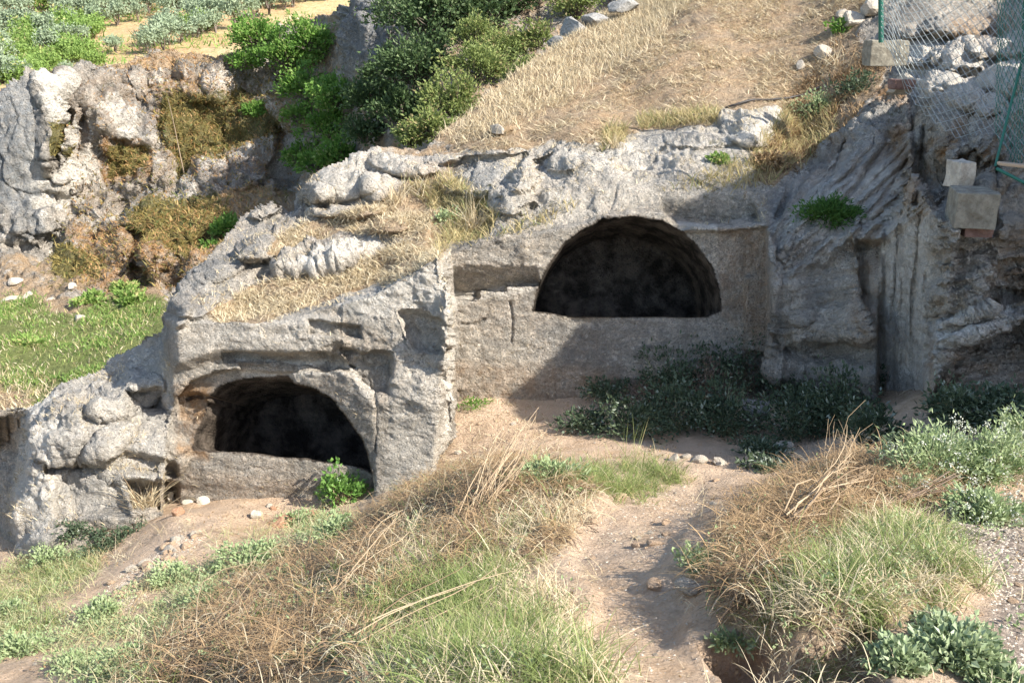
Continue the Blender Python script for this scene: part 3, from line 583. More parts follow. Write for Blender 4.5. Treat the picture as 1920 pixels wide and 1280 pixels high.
v, f, a = compact(BV, BF[~med], BA); tag(mk('cliff', v, f, ROCKFAR, attrs=a), 'low craggy cliff with mossy ledges across the valley', kind='structure')
v, f, a = compact(BV, BF[med], BA); tag(mk('meadow', v, f, ROCKFAR, attrs=a), 'green valley floor below the cliff', kind='structure')
BPf = BP.reshape(-1, 3); bfa = np.linalg.norm(np.cross(BPf[bfaces[:, 1]]-BPf[bfaces[:, 0]], BPf[bfaces[:, 3]]-BPf[bfaces[:, 0]]), axis=1)
def scatter_far(weight, n):
    wv = weight.ravel()[bfaces].mean(1)*np.minimum(bfa, np.percentile(bfa, 97)); k = rng.choice(len(bfaces), n, p=wv/wv.sum()); f = bfaces[k]; a = rng.random((n, 1)); b = rng.random((n, 1))
    return (BPf[f[:, 0]]*(1-a)+BPf[f[:, 1]]*a)*(1-b)+(BPf[f[:, 3]]*(1-a)+BPf[f[:, 2]]*a)*b
def on_far(px, py):
    c = np.clip((np.asarray(px, float)-bx[0])/BST, 0, len(bx)-1).astype(int); r = np.clip((np.asarray(py, float)-by[0])/BST, 0, len(by)-1).astype(int); return BP[r, c]
# ================================================================ FAR HILLSIDE
hx = np.arange(-120, 130, 1.0); hy = np.concatenate([np.arange(30, 120, .8), np.arange(120, 420, 5)])
HX, HY = np.meshgrid(hx, hy)
def hz(x, y): return CAMZ+np.interp(y, [30, 34, 36, 45, 58, 66, 75, 90, 110, 160, 250, 420], [-5.5, -3.0, -2.2, -3.0, -2.6, -1.3, .2, 2.9, 7, 19, 42, 90])+.5*np.sin(x*.05+y*.03)+.03*(x+20)*np.clip((y-36)/60, 0, 1)*-1*.5
HZ = hz(HX, HY)+fbm(np.stack([HX, HY, 0*HX], -1), 8, 4, 1)*.3
m = NT('hill_soil'); n2 = m.noise(.35, 6, .7); n3 = m.noise(2.2, 6, .75)
c = m.mix(m.ramp(n2, (.42, 0.), (.58, 1.)), (.56, .32, .18), (.56, .40, .22)); c = m.mix(m.ramp(n3, (.46, 0.), (.62, .8)), c, (.26, .30, .12)); m.color(c); m.norm(m.bump(n3, .3, .8)); HILL = m.m
tag(mk('far_hillside', np.stack([HX, HY, HZ], -1).reshape(-1, 3), grid_faces(*HX.shape)[:, ::-1], HILL), 'rising far hillside of orange soil and scrub', kind='structure')

# added rock mass out of view at right, shaped to shade the right tomb
th = np.linspace(0, 2*np.pi, 160, endpoint=False); ph = np.linspace(0.02, np.pi*.62, 70)
T_, H_ = np.meshgrid(th, ph)
S = np.stack([np.cos(T_)*np.sin(H_), np.sin(T_)*np.sin(H_), np.cos(H_)], -1)
S = np.sign(S)*np.abs(S)**.62
BL = np.array([8.2, 7.2, 2.6])+S*np.array([1.6, 3.1, 6.3])
BL += S*(fbm(BL, 1.2, 5, 91)*.35+fbm(BL, .3, 4, 93)*.1)[..., None]
i = np.arange(69)[:, None]*160+np.arange(160)[None]; j = np.arange(69)[:, None]*160+(np.arange(160)[None]+1) % 160
tag(mk('shade_rock', BL.reshape(-1, 3), np.stack([i, i+160, j+160, j], -1).reshape(-1, 4), ROCK), 'rock mass added out of view at the right to cast shade', kind='structure')
# ================================================================ VEGETATION BUILDERS
UP = np.array([0, 0, 1.])
def unit(v): return v/(np.linalg.norm(v, axis=-1, keepdims=True)+1e-9)
def clumped(cen, k, sig, spread=1.):
    """tufts: k blades round each centre, sharing a length factor, a lean direction and a tint"""
    n = len(cen); i = np.repeat(np.arange(n), k); p = cen[i]+rng.normal(size=(n*k, 3))*np.array([sig, sig, 0])*rng.uniform(.5, 1.5, n)[i][:, None]
    wa = rng.uniform(0, 6.28, n); wv = np.stack([np.cos(wa), np.sin(wa), 0*wa], -1)*rng.uniform(0, 1.3, n)[:, None]
    return dict(pts=p, lf=rng.uniform(.45, 1.35, n)[i], wind=wv[i], tint=np.clip(rng.random(n)[i]*.7+rng.random(n*k)*.45-.08, 0, 1))
def blades(name, pts, L, W, mat, lean=.3, bend=.5, segs=3, lvar=.4, wind=None, parent=None, tint=None, raise_=0., coll=True, lf=1.):
    n = len(pts); L = L*lf; L = L*(1+lvar*rng.uniform(-1, 1, n)); az = rng.uniform(0, 2*np.pi, n)
    A = np.stack([np.cos(az), np.sin(az), 0*az], -1)
    if wind is not None: A = unit(A+np.array(wind))
    le = np.abs(rng.normal(lean, .25, n)); be = np.abs(rng.normal(bend, .3, n))
    sw = rng.uniform(0, 2*np.pi, n); side = unit(np.stack([np.cos(sw), np.sin(sw), .2*np.sin(sw*3)], -1))*W*rng.uniform(.45, 1.6, n)[:, None]
    base = pts+UP*(raise_*rng.random(n)**1.5)[:, None]; rings = []
    for s in range(segs+1):
        t = s/segs
        ang = np.clip(le+be*t*1.3, 0, 2.3)
        if s == 0: c = base
        else: c = c+(UP*np.cos(ang)[:, None]+A*np.sin(ang)[:, None])*(L/segs)[:, None]
        wdt = (1-t*.65) if s < segs else 0
        rings += [c-side*wdt*.5, c+side*wdt*.5] if s < segs else [c]
    V = np.stack(rings, 1); m = V.shape[1]; o = np.arange(n)[:, None]*m
    fq = [o+np.array([[2*s, 2*s+1, 2*s+3, 2*s+2]]) for s in range(segs-1)]; ft = o+np.array([[2*segs-2, 2*segs-1, 2*segs]])
    tn = np.repeat(np.clip(rng.random(n) if tint is None else tint, 0, 1), m)
    return mk(name, V.reshape(-1, 3), ([np.concatenate(fq)] if fq else [])+[ft], mat, parent, False, {'tint': tn}, coll=coll)
def leaves(name, c, d, L, W, mat, parent=None, lvar=.35, tint=None, fold=.25, coll=True):
    """diamond leaves: c base point, d direction"""
    n = len(c); L = L*(1+lvar*rng.uniform(-1, 1, n))[:, None]; W = W*(1+lvar*rng.uniform(-1, 1, n))[:, None]
    d = unit(d); s = unit(np.cross(d, rng.normal(size=(n, 3)))); k = np.cross(s, d)
    V = np.stack([c, c+d*L*.45+s*W*.5+k*W*fold, c+d*L, c+d*L*.45-s*W*.5+k*W*fold], 1)
    o = np.arange(n)[:, None]*4; F_ = np.concatenate([o+np.array([[0, 1, 2]]), o+np.array([[0, 2, 3]])])
    return mk(name, V.reshape(-1, 3), [F_], mat, parent, False, {'tint': np.repeat(rng.random(n) if tint is None else np.clip(tint, 0, 1), 4)}, coll=coll)
def sticks(name, A, B, r, mat, parent=None, segs=4, wob=.06, coll=True, taper=.6):
    """thin three-sided stems from A to B"""
    n = len(A); r = np.broadcast_to(np.asarray(r, float), (n,))[:, None]; d = unit(B-A); L = np.linalg.norm(B-A, axis=1)[:, None]
    s = unit(np.cross(d, np.array([.3, .2, .9]))); k = np.cross(s, d); V = []; w_ = rng.normal(size=(n, 3))*wob*L; w2_ = rng.normal(size=(n, 3))*wob*.5*L
    for j in range(segs+1):
        t = j/segs; c = A+(B-A)*t+w_*math.sin(math.pi*t)+w2_*math.sin(2*math.pi*t)
        for a in (0, 2.09, 4.19): V.append(c+(s*math.cos(a)+k*math.sin(a))*r*(1-taper*t))
    V = np.stack(V, 1); m = V.shape[1]; o = np.arange(n)[:, None]*m
    F_ = np.concatenate([o+np.array([[3*j+a, 3*j+(a+1) % 3, 3*j+3+(a+1) % 3, 3*j+3+a]]) for j in range(segs) for a in range(3)])
    return mk(name, V.reshape(-1, 3), [F_], mat, parent, True, {'tint': np.repeat(rng.random(n), m)}, coll=coll)
def sph(n, up=.0):
    v = unit(rng.normal(size=(n, 3))); v[:, 2] = np.where(v[:, 2] < -up, -v[:, 2]*.5, v[:, 2]); return v
def bush(name, at, rad, nleaf, L, W, mat, stem, label=None, cat='shrub', group=None, ncl=26, spread=.2, droop=0., clumpy=1., stemr=.006, extra=None, low=.25, inner=.15):
    root = empty(name, at, label=label, cat=cat, group=group); rad = np.array(rad, float)
    cc = sph(ncl, low)*rad*rng.uniform(.35, 1.15, (ncl, 1)); wgt = rng.random(ncl); pr = .35+wgt**1.5; k = rng.choice(ncl, nleaf, p=pr/pr.sum())
    p = cc[k]+rng.normal(size=(nleaf, 3))*rad*spread*(.35+.95*wgt[k])[:, None]
    ins = rng.random(nleaf) < inner; p = np.where(ins[:, None], rng.normal(size=(nleaf, 3))*rad*.35, p)
    off = np.array([0, 0, rad[2]*.45]); d = unit(p)+rng.normal(size=(nleaf, 3))*.7+UP*(.35-droop)
    tint = np.clip(rng.random(nleaf)*.6+.4*wgt[k]+.0*p[:, 2], 0, 1)
    pp = p+off; pp[:, 2] = np.maximum(pp[:, 2], .01)
    leaves('foliage', pp, d, L, W, mat, root, tint=tint)
    n2 = min(ncl*2, 90); b = (cc[rng.integers(0, ncl, n2)]*rng.uniform(.8, 1.05, (n2, 1)))+off; b[:, 2] = np.maximum(b[:, 2], .02)
    a = b*np.array([.12, .12, 0])+rng.normal(size=(n2, 3))*np.array([.03, .03, 0])*rad[0]
    sticks('stem', a, b, stemr, stem, root)
    if extra: extra(root, cc, off, rad)
    return root
def tuft(name, at, n, L, W, mat, r, label=None, cat='grass tuft', group=None, lean=.35, bend=.4, segs=3):
    p = rng.normal(size=(n, 3))*np.array([r, r, 0]); p[:, 2] = 0
    o = blades(name, p, L, W, mat, lean, bend, segs, .5); o.location = [float(x) for x in at]; return tag(o, label, cat, group)
STRAW = leaf_material('straw', (.48, .38, .23), (.76, .66, .46), (.32, .23, .14), .25)
STRAWD = leaf_material('weathered_straw', (.18, .11, .055), (.53, .37, .20), (.08, .05, .03), .15)
GRASS = leaf_material('green_grass', (.14, .20, .055), (.36, .40, .15), (.58, .48, .27), .4)
MEAD = leaf_material('meadow_grass', (.14, .25, .05), (.34, .45, .13), (.50, .45, .20), .4)
HERB = leaf_material('grey_green_leaf', (.21, .29, .11), (.42, .48, .27), None, .3)
DARKL = leaf_material('dark_green_leaf', (.045, .085, .03), (.11, .16, .06), (.20, .25, .12), .25)
BRIGHT = leaf_material('bright_green_leaf', (.07, .17, .03), (.22, .37, .07), (.36, .44, .14), .4)
YGREEN = leaf_material('yellow_green_leaf', (.12, .17, .045), (.32, .36, .12), (.34, .27, .13), .35)
OLIVE = leaf_material('olive_leaf', (.19, .25, .14), (.36, .42, .28), None, .25)
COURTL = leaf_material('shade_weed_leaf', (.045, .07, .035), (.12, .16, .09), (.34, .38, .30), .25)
CAPER = leaf_material('fern_green', (.035, .10, .02), (.10, .20, .04), None, .35)
GLOSS = leaf_material('fig_green', (.10, .22, .045), (.24, .40, .10), None, .4, .4, .5)
FLOWER = leaf_material('white_flower', (.55, .56, .44), (.78, .78, .68), None, .2)
STEM = leaf_material('green_stem', (.28, .29, .15), (.46, .46, .28), None, 0.)
TWIG = leaf_material('dry_twig', (.22, .15, .09), (.52, .40, .26), None, 0.)
BARK = leaf_material('bark', (.12, .09, .07), (.20, .16, .13), None, 0.)
STUFF = dict(kind='stuff')
# ---------------------------------------------------------------- far hillside trees
def on_hill(px, py):
    Yt = np.linspace(37.5, 300, 2600); p = world(px, py, Yt); h = p[:, 2]-hz(p[:, 0], Yt)
    k = np.argmax(h < 0); q = p[k].copy(); q[2] = hz(q[0], q[1])+.05; return q
def tree_mesh(kind):
    n = 620 if kind == 'olive' else 760; ncl = 16; cc = sph(ncl, .3)*np.array([1.25, 1.25, .85])*rng.uniform(.35, 1, (ncl, 1)); k = rng.integers(0, ncl, n)
    p = cc[k]+rng.normal(size=(n, 3))*.30+np.array([0, 0, 1.45 if kind == 'olive' else .8]); p[:, 2] = np.maximum(p[:, 2], .15)
    d = rng.normal(size=(n, 3))+UP*.4
    o = leaves('crown', p, d, .30, .17, OLIVE if kind == 'olive' else MEAD, None, tint=np.clip(rng.random(n)*.5+cc[k][:, 2]*.3+.2, 0, 1), coll=False)
    B_ = np.array([[.3, .1, 1.3], [-.35, .2, 1.4], [.05, -.3, 1.3], [0, 0, 1.5]]); A_ = B_*np.array([.15, .15, 0])
    t = sticks('trunk', A_, B_, .09, BARK, None, coll=False)
    return o.data, t.data
tm = {k: [tree_mesh(k) for _ in range(3)] for k in ('olive', 'bush')}
BARE = [[(150,80),(190,58),(250,34),(300,22),(330,40),(280,70),(262,100),(240,110),(230,80)], [(330,0),(360,0),(345,40),(325,48)], [(408,0),(445,0),(440,40),(410,38)], [(0,30),(110,10),(115,32),(0,45)], [(90,100),(150,108),(140,125),(100,125)], [(330,80),(470,70),(520,20),(640,0),(640,30),(500,90)]]
spots = []
for _ in range(4000):
    px, py = rng.uniform(-120, 700), rng.uniform(-30, 175)
    if any(sd(b, np.array([px]), np.array([py]))[0] > -3 for b in BARE): continue
    if py > 90 and px > 185: continue
    if py > 175-px*.32+10: continue
    mind = 15 if py < 60 else 17
    if all((px-a)**2+((py-b)*1.9)**2 > mind**2 for a, b, _ in spots): spots.append((px, py, 0))
    if len(spots) > 250: break
for px, py, _ in spots:
    q = on_hill(px, py+14); kind = 'bush' if (px < 185 and py > 35 and rng.random() < .62) or rng.random() < .08 else 'olive'
    cm_, tr_ = tm[kind][rng.integers(0, 3)]; s = q[1]/75*.66*rng.uniform(.75, 1.3)*(1. if kind == 'olive' else 1.05)
    lb = 'small silvery green olive tree in the far grove' if kind == 'olive' else 'round leafy green bush among the far olive trees'
    root = empty('olive_tree' if kind == 'olive' else 'bush', q, label=lb, cat='tree' if kind == 'olive' else 'bush', group='olive trees on the far hillside' if kind == 'olive' else 'green bushes on the far hillside')
    root.scale = (s, s, s*rng.uniform(.85, 1.1)); root.rotation_euler.z = rng.uniform(0, 6.28)
    for nm_, me in (('crown', cm_), ('trunk', tr_)):
        o = bpy.data.objects.new(nm_, me); C.collection.objects.link(o); o.parent = root
hp = np.stack([rng.uniform(-45, 0, 26000), 38+62*rng.random(26000), np.zeros(26000)], -1); hp[:, 2] = hz(hp[:, 0], hp[:, 1])
kk = fbm(hp, 5, 3, 3) > .08; tag(blades('hill_grass', hp[kk], .45, .10, MEAD, .4, .4, 1), 'rough green and straw growth on the far hillside', **STUFF)
kk = fbm(hp, 3, 3, 8) > .28; tag(blades('hill_straw', hp[kk]+np.array([.3,0,0]), .4, .08, STRAW, .4, .4, 1), 'dry straw on the far hillside', **STUFF)
# ---------------------------------------------------------------- meadow and cliff growth
wm = np.clip(bat['green'].reshape(BX.shape), 0, 1)*(BX < 800)*(fbm(BP, 1.5, 3, 5) > -.25)
p = scatter_far(wm*(.15+.85*(fbm(BP, .9, 4, 25) > -.05)), 30000); tag(blades('meadow_grass', p, .13, .022, MEAD, .45, .5, 2), 'bright green grass covering the valley floor', **STUFF)
wd = (np.clip(br([(-300,690),(80,700),(140,760),(60,900),(-300,900)], 40), 0, 1)+.2*wm)*(BX < 800)
p = scatter_far(wd, 9000); tag(blades('meadow_straw', p, .13, .018, STRAW, .4, .5, 2), 'dry yellow grass at the left of the valley floor', **STUFF)
p = scatter_far(np.clip(bmoss, 0, 1)*(BX < 560), 12000); tag(blades('cliff_tufts', p, .20, .035, leaf_material('ledge_grass', (.22, .18, .05), (.42, .32, .12), (.16, .19, .06)), .7, .8, 2), 'brown and olive dry tufts on the cliff ledges', **STUFF)
p = scatter_far(np.clip(bwarm+br([(190,100),(330,85),(460,90),(450,125),(200,130)], 10), 0, 1)*(BX < 600), 14000); tag(blades('ledge_straw', p, .15, .03, leaf_material('rusty_grass', (.42, .22, .09), (.62, .42, .20), (.30, .27, .10)), .6, .7, 2), 'rusty dry grass along the cliff ledges', **STUFF)
def far_bush(px, py, rpx, dy, mat, label, n=2600, L=.10, name='shrub', stem=None, sq=.85, grp=None, cat='shrub', ncl=26):
    p0 = on_far(px, py); s = rpx/F*p0[1]; p0 = p0+np.array([0, -dy, -s*.45*sq])
    bush(name, p0, (s, s*.8, s*sq), n, L, L*.6, mat, stem or BARK, label, cat, grp, ncl, .19, stemr=.02)
far_bush(478,205,20,.1,BRIGHT,'small bright green bush halfway up the cliff', 900, .10)
far_bush(430,420,26,.2,BRIGHT,'bright green bush in the hollow at the foot of the cliff', 1300, .11)
far_bush(390,450,22,.2,BRIGHT,'low green bush beside the rounded boulder below the cliff', 800, .11)
far_bush(250,555,34,.2,MEAD,'green shrub on the meadow edge under the round boulder', 900, .13, sq=.5)
far_bush(175,560,30,.2,MEAD,'green weed patch left of the dark hollow under the cliff', 700, .13, sq=.4)
far_bush(60,640,26,.2,MEAD,'leafy green weed at the far left of the meadow', 500, .12, sq=.5)
far_bush(230,530,22,.1,MEAD,'dark green weed clump against the cliff foot', 500, .12, sq=.5)
G1 = [(500,85,48,'topmost bright green creeper at the cliff top'),(560,110,55,'bright green creeper spilling over the cliff edge'),(600,80,42,'dense green bush behind the grey pillar rock'),(590,165,50,'bright green shrub halfway down the gully edge'),(645,175,52,'deep green shrub under the grey pillar rock'),(620,235,46,'bright green shrub above the pale outcrop edge'),(650,290,40,'yellowish green bush touching the pale outcrop top'),(600,300,30,'small bright green bush at the outcrop corner'),(570,215,26,'thin green creeper hanging on the cliff side'),(470,115,26,'small light green bush at the cliff rim')]
for px, py, r, lb in G1: far_bush(px, py, r, .8, BRIGHT, lb, int(2600*(r/50)**2), .11, grp='bright green shrubs in the gully')
far_bush(560,290,34,.5,BRIGHT,'green shrub in the dark cleft beside the cliff', 1200, .11)
G2 = [(800,10,75,'tall dark shrub right of the grey pillar rock'),(830,35,80,'tall dark bush at the top of the gully'),(720,185,60,'dark shaded shrub below the grey pillar rock'),(780,120,75,'dark grey-green shrub in the middle of the gully'),(760,210,62,'black-green shrub deep in the gully'),(700,245,42,'dark shrub above the pale rock ledge'),(900,20,70,'grey-green bush at the gully head'),(960,-10,60,'grey-green bush by the slope top')]
for px, py, r, lb in G2: far_bush(px, py, r, 1.2, DARKL, lb, int(2900*(r/60)**2), .10, grp='dark shrubs in the gully')
def edge_bush(px, py, Yd, rpx, mat, label, n=2200, L=.075, sq=.85, grp=None):
    s = rpx/F*Yd; p0 = world(px, py, Yd)+np.array([0, 0, -s*.45*sq]); bush('shrub', p0, (s, s*.8, s*sq), n, L, L*.55, mat, BARK, label, 'shrub', grp, 26, .19, stemr=.015)
for a in ((850,195,19.0,55,'yellow-green bush low on the gully side of the straw slope'),(900,130,20.5,60,'yellow-green bush midway up the gully side of the slope'),(950,95,22.,50,'loose yellow-green bush near the slope shoulder'),(810,245,18.,46,'olive-green bush at the foot of the straw slope'),(890,70,22.5,45,'light green bush under the gully head'),(770,262,18.,28,'small green bush beside the pale rock edge'),(980,140,19.,34,'twiggy brown-green bush on the slope edge'),(1010,75,22.,36,'brownish bush by the grey boulders at the slope edge'),(1080,10,24,50,'light green bush at the top of the slope')):
    edge_bush(a[0], a[1], a[2], a[3], YGREEN, a[4], int(2300*(a[3]/50)**2), grp='yellow-green bushes beside the slope')
# ---------------------------------------------------------------- straw on the rock terraces and the slope
vis = (X > -50) & (X < 2000) & (Y > -150) & (nich < .1)
ws = np.clip(np.maximum(reg(SLOPE, 16), reg([(840,262),(1100,250),(1480,170),(1640,100),(1600,60),(1100,200)], 20)), 0, 1)*vis*(.12+.88*(fbm(P, .6, 4, 12, .6) > .0))
p = scatter_rock(ws, 64000); tag(blades('slope_straw', p, .13, .0095, STRAW, 1.15, .35, 2, wind=(-.3, -.3, 0)), 'flattened straw covering the slope above the tombs', **STUFF)
wt = np.clip(reg([(830,262),(900,190),(1000,110),(1120,40),(1200,-60),(1330,-60),(1240,70),(1060,190),(930,262)], 30), 0, 1)*vis
p = scatter_rock(wt, 12000); tag(blades('standing_straw', p, .15, .0095, STRAW, .35, .5, 3), 'standing dry grass along the slope shoulder', **STUFF)
wt = np.clip(reg(TERR1, 10)+reg(TERR2, 12)*.7, 0, 1)*vis*(.3+.7*(fbm(P, .4, 3, 14) > -.1))
p = scatter_rock(wt*(.1+.9*(fbm(P, .22, 3, 19) > 0)), 19000); tag(blades('terrace_grass', p, .105, .009, STRAW, .7, .7, 3), 'dry yellow grass on the rock terraces', **STUFF)
wt = np.clip(reg([(760,350),(850,340),(930,400),(900,440),(820,470),(840,410)], 20)+reg([(1030,420),(1080,380),(1000,400),(940,440),(900,450)], 20, .4)+reg([(1250,360),(1400,300),(1440,250),(1480,200),(1560,180),(1560,260),(1440,350)], 20, .6)+reg([(1130,240),(1180,240),(1170,270),(1130,270)], 6)+reg([(1200,225),(1350,205),(1350,235),(1200,245)], 8), 0, 1)*vis
p = scatter_rock(wt, 8000); tag(blades('rock_grass', p, .16, .009, leaf_material('mixed_dry_grass', (.40, .33, .15), (.62, .50, .28), (.25, .28, .11)), .45, .6, 3), 'mixed dry and green grass in the rock hollows', **STUFF)
wt = np.clip(rough_top+facade*.25, 0, 1)*vis*(soot_and_shade < .1)*(fbm(P, .25, 3, 16) > .22)*(X < 1440)
p = scatter_rock(wt, 9000); tag(blades('crevice_straw', p, .07, .007, STRAW, .6, .6, 2), 'wisps of dry grass in the rock crevices', **STUFF)
wt = np.clip(reg(GULLY, 20), 0, 1)*vis*(.1+.9*(fbm(P, .4, 3, 29) > 0))
p = scatter_rock(wt, 6000); tag(blades('gully_grass', p, .11, .010, STRAWD, .6, .6, 3), 'brown dry grass in the shaded gully beside the rock wall', **STUFF)
# ---------------------------------------------------------------- foreground growth
nz = fbm(gq, .35, 3, 61)
def sg(w_, n): return scatter_ground(np.clip(w_, 0, 1)*(PX > -260)*(PX < 2180)*infront, n)
dn0 = fbm(gq, .16, 3, 88)
w1_ = mg1*(.25+.75*(nz > -.25)); w1_ = w1_+gm([(1000,905),(1240,870),(1290,900),(1100,935)], 30)*.5
def turf(name, wgt, n, k, sig, L, W, mat, lean, bend, label, lv=.4, rz=0., segs=4):
    return tag(blades(name, L=L, W=W, mat=mat, lean=lean, bend=bend, segs=segs, lvar=lv, raise_=rz, **clumped(sg(wgt, n), k, sig)), label, **STUFF)
turf('green_grass', w1_*(.12+.88*(dn0 > -.02)), 800, 24, .035, .17, .0042, GRASS, .30, .8, 'tall soft green grass at the bottom centre')
turf('green_grass', mg2*(.1+.9*(dn0 > -.02)), 480, 24, .03, .14, .004, GRASS, .35, .95, 'fine yellow-green grass clump right of the path')
tg = np.clip(mg1+mg2, 0, 1); turf('dead_grass', tg+.25*gm([(900,1040),(1050,1060),(1120,1300),(1020,1300)], 40), 1700, 12, .04, .13, .004, STRAW, .6, .8, 'dead blades mixed into the green clumps')
dn = fbm(gq, .28, 4, 66)
turf('dead_weeds', md1*(.06+.94*(dn > .0)), 1300, 24, .05, .17, .0045, STRAWD, 1.0, .8, 'tangled brown dead weeds left of the path', .6, .10)
turf('dead_weeds', md2*(.3+.7*(dn > -.15)), 900, 20, .045, .16, .0042, STRAWD, .9, .9, 'tangled brown dead weeds on the mound right of the path', .6, .12)
turf('gap_shade', (md1+md2)*(dn > -.25), 1100, 14, .05, .11, .008, leaf_material('gap_shade_stem', (.06, .04, .025), (.20, .13, .08), None, 0.), 1.1, 1.0, 'dark stems painting shadow gaps under the dead weeds', .5, .06)  # near-black stems put the shaded gaps of the weeds into colour
turf('curled_straw', np.clip(md1+md2, 0, 1), 500, 10, .06, .20, .0036, STRAW, .8, 1.9, 'pale curled straw over the dead weeds', .6, .12, 6)
turf('weed_shoots', md1*(nz > .1)+.4*md2*(nz > .2), 300, 14, .03, .13, .005, GRASS, .35, .7, 'green shoots growing through the dead weeds')
wl = np.clip(.10+.9*gm([(700,1300),(620,1180),(720,1050),(860,960),(1060,900),(1110,960),(1060,1060),(860,1060)], 60)+.6*gm([(1560,900),(1700,880),(1800,920),(1700,960)], 20)+.5*gm([(980,930),(1120,930),(1060,1050),(960,1000)],30), 0, 1)*(1-mp*.93)*(1-mb)*(1-mco)
turf('dry_grass', wl*(.1+.9*(dn < .08)), 1100, 15, .04, .15, .004, STRAW, .6, .8, 'pale dry grass on the foreground mounds', .5, .04)
p = sg(np.clip(mhl+mhm*.8, 0, 1)*(.2+.8*(nz > 0)), 9000); tag(blades('dry_grass', p, .13, .005, leaf_material('pale_mixed_grass', (.36, .40, .18), (.60, .52, .32), (.50, .38, .2)), .5, .7, 3), 'short mixed grass at the bottom left', **STUFF)
turf('green_grass', np.clip(mhl, 0, 1)*(nz > -.2), 150, 22, .05, .11, .006, GRASS, .45, .7, 'green grass at the foot of the left rocks')
def cover(name, wgt, n, k, sig, L, W, mat, label, hgt=.05):
    c_ = sg(wgt, n); i_ = np.repeat(np.arange(n), k); p_ = c_[i_]+rng.normal(size=(n*k, 3))*np.array([sig, sig, 0]); p_[:, 2] += np.abs(rng.normal(size=n*k))*hgt
    return tag(leaves(name, p_, rng.normal(size=(n*k, 3))+UP*.7, L, W, mat, tint=np.clip(rng.random(n)[i_]*.6+.4*rng.random(n*k), 0, 1)), label, **STUFF)
cover('low_herbs', (mhm+.5*mhl+.25*md1)*(nz > -.05)*(1-.9*gm([(330,930),(620,930),(560,1010),(430,1060),(340,1060)], 20)), 420, 34, .045, .026, .014, HERB, 'pale grey-green low herbs spread over the left bank', .035)
cover('low_herbs', (mg2+mg1*.9+md2*.5+.3*gm([(1780,1000),(1960,960),(1960,1300),(1800,1200)], 30)), 330, 20, .03, .022, .012, HERB, 'small herbs among the grass clumps', .05)
cover('leaf_litter', np.clip(md1+md2+.4*mg1+.3, 0, 1)*(1-.8*mp), 900, 10, .08, .03, .010, STRAWD, 'dead leaf litter on the ground', .012)
p = sg(mco*(PX < 1060)+.4*gm([(830,720),(900,720),(890,880),(830,860)], 20), 2500); tag(blades('floor_straw', p, .10, .006, STRAW, .9, .6, 3), 'wisps of straw on the floor before the right tomb', **STUFF)
p = sg(np.clip(mp*.35+mgr*.3+.05, 0, 1), 3500); tag(blades('path_straw', p, .07, .0022, STRAW, 1.35, .3, 2), 'bits of straw scattered on the footpath', **STUFF)
# low leafy herbs
def herb(px, py, rpx, mat, label, n=900, L=.028, sq=.55, name='herb', cat='plant', stem=None, ncl=22, grp=None, extra=None, W=.6, sr=.0022):
    q = on_ground(px, py)[0]; s = rpx/F*q[1]; bush(name, q-np.array([0, 0, .01]), (s, s*.9, s*sq), n, L, L*W, mat, stem or STEM, label, cat, grp, ncl, .2, stemr=sr, extra=extra, low=.1)
HB = [(640,1010,60,'grey-green herb by the bare floor, right of the reddish stone'),(550,985,40,'small pale herb just in front of the reddish stone'),(390,1140,62,'grey-green herb mound right of the rubble strip'),(470,1060,66,'low grey-green herb in the middle of the left bank'),(330,1090,46,'pale herb beside the rubble strip'),(180,1165,50,'bright green herb at the left of the rubble strip'),(240,1250,60,'grey-green herb at the bottom left corner'),(40,1225,55,'leafy herb at the left frame edge'),(140,1250,36,'small herb between the bottom left herbs'),(560,1090,46,'herb at the edge of the dead weeds'),(100,1060,44,'herb at the foot of the left rocks'),(20,1150,36,'yellowish herb at the far left'),(660,1225,44,'green herb among the dead weeds'),(540,1255,34,'small pale green herb at the bottom edge'),(420,1235,40,'herb half under the dead twigs'),(720,1130,40,'low green herb in the brown weeds')]
for px, py, r, lb in HB: herb(px, py, r, HERB, lb, int(900*(r/50)**1.5), .03 if py > 1100 else .034, grp='grey-green herbs on the left bank')
def flowers(root, cc, off, rad):
    n = 46; b = sph(n, 0)*rad*np.array([1, 1, 1.25])*rng.uniform(.9, 1.25, (n, 1))+off; b[:, 2] = np.abs(b[:, 2]); a = b*np.array([.5, .5, .35])
    sticks('flower_stalk', a, b, .0022, STEM, root, 3, .08)
    k = np.repeat(np.arange(n), 12); leaves('blossom', b[k]+rng.normal(size=(n*12, 3))*.012, rng.normal(size=(n*12, 3)), .014, .009, FLOWER, root)
for px, py, r, sq, lb in ((1755,905,92,.85,'tall white-flowered weed leaning over the path mound'),(1860,900,80,.8,'white-flowered grey-green weed at the right edge'),(1850,975,70,.6,'low flowering weed below the gravel edge'),(1930,850,70,.9,'flowering weed half out of frame on the right'),(1700,930,38,.6,'small white-flowered weed beside the dead weeds')):
    herb(px, py, r, HERB, lb, int(2300*(r/80)**2), .040, sq, 'flowering_weed', extra=flowers, W=.4, sr=.004, ncl=34, grp='white-flowered weeds at the right')
for px, py, r, sq, lb in ((1690,1245,70,.5,'broad-leaved plant left in the bottom right corner'),(1790,1235,85,.5,'broad-leaved plant in the middle of the bottom right corner'),(1880,1290,60,.5,'broad-leaved plant at the very bottom right'),(1760,1185,50,.45,'smaller broad-leaved plant above the others')):
    herb(px, py, r, leaf_material('broad_leaf', (.15, .22, .09), (.42, .48, .28), None, .3, .45, .5), lb, int(1300*(r/70)**2), .031, sq, 'broad_leaved_plant', W=.72, grp='broad-leaved plants bottom right')
herb(1040,905,56,HERB,'pale silvery weed lit at the edge of the shade', 1500, .045, .6, 'weed', W=.4)
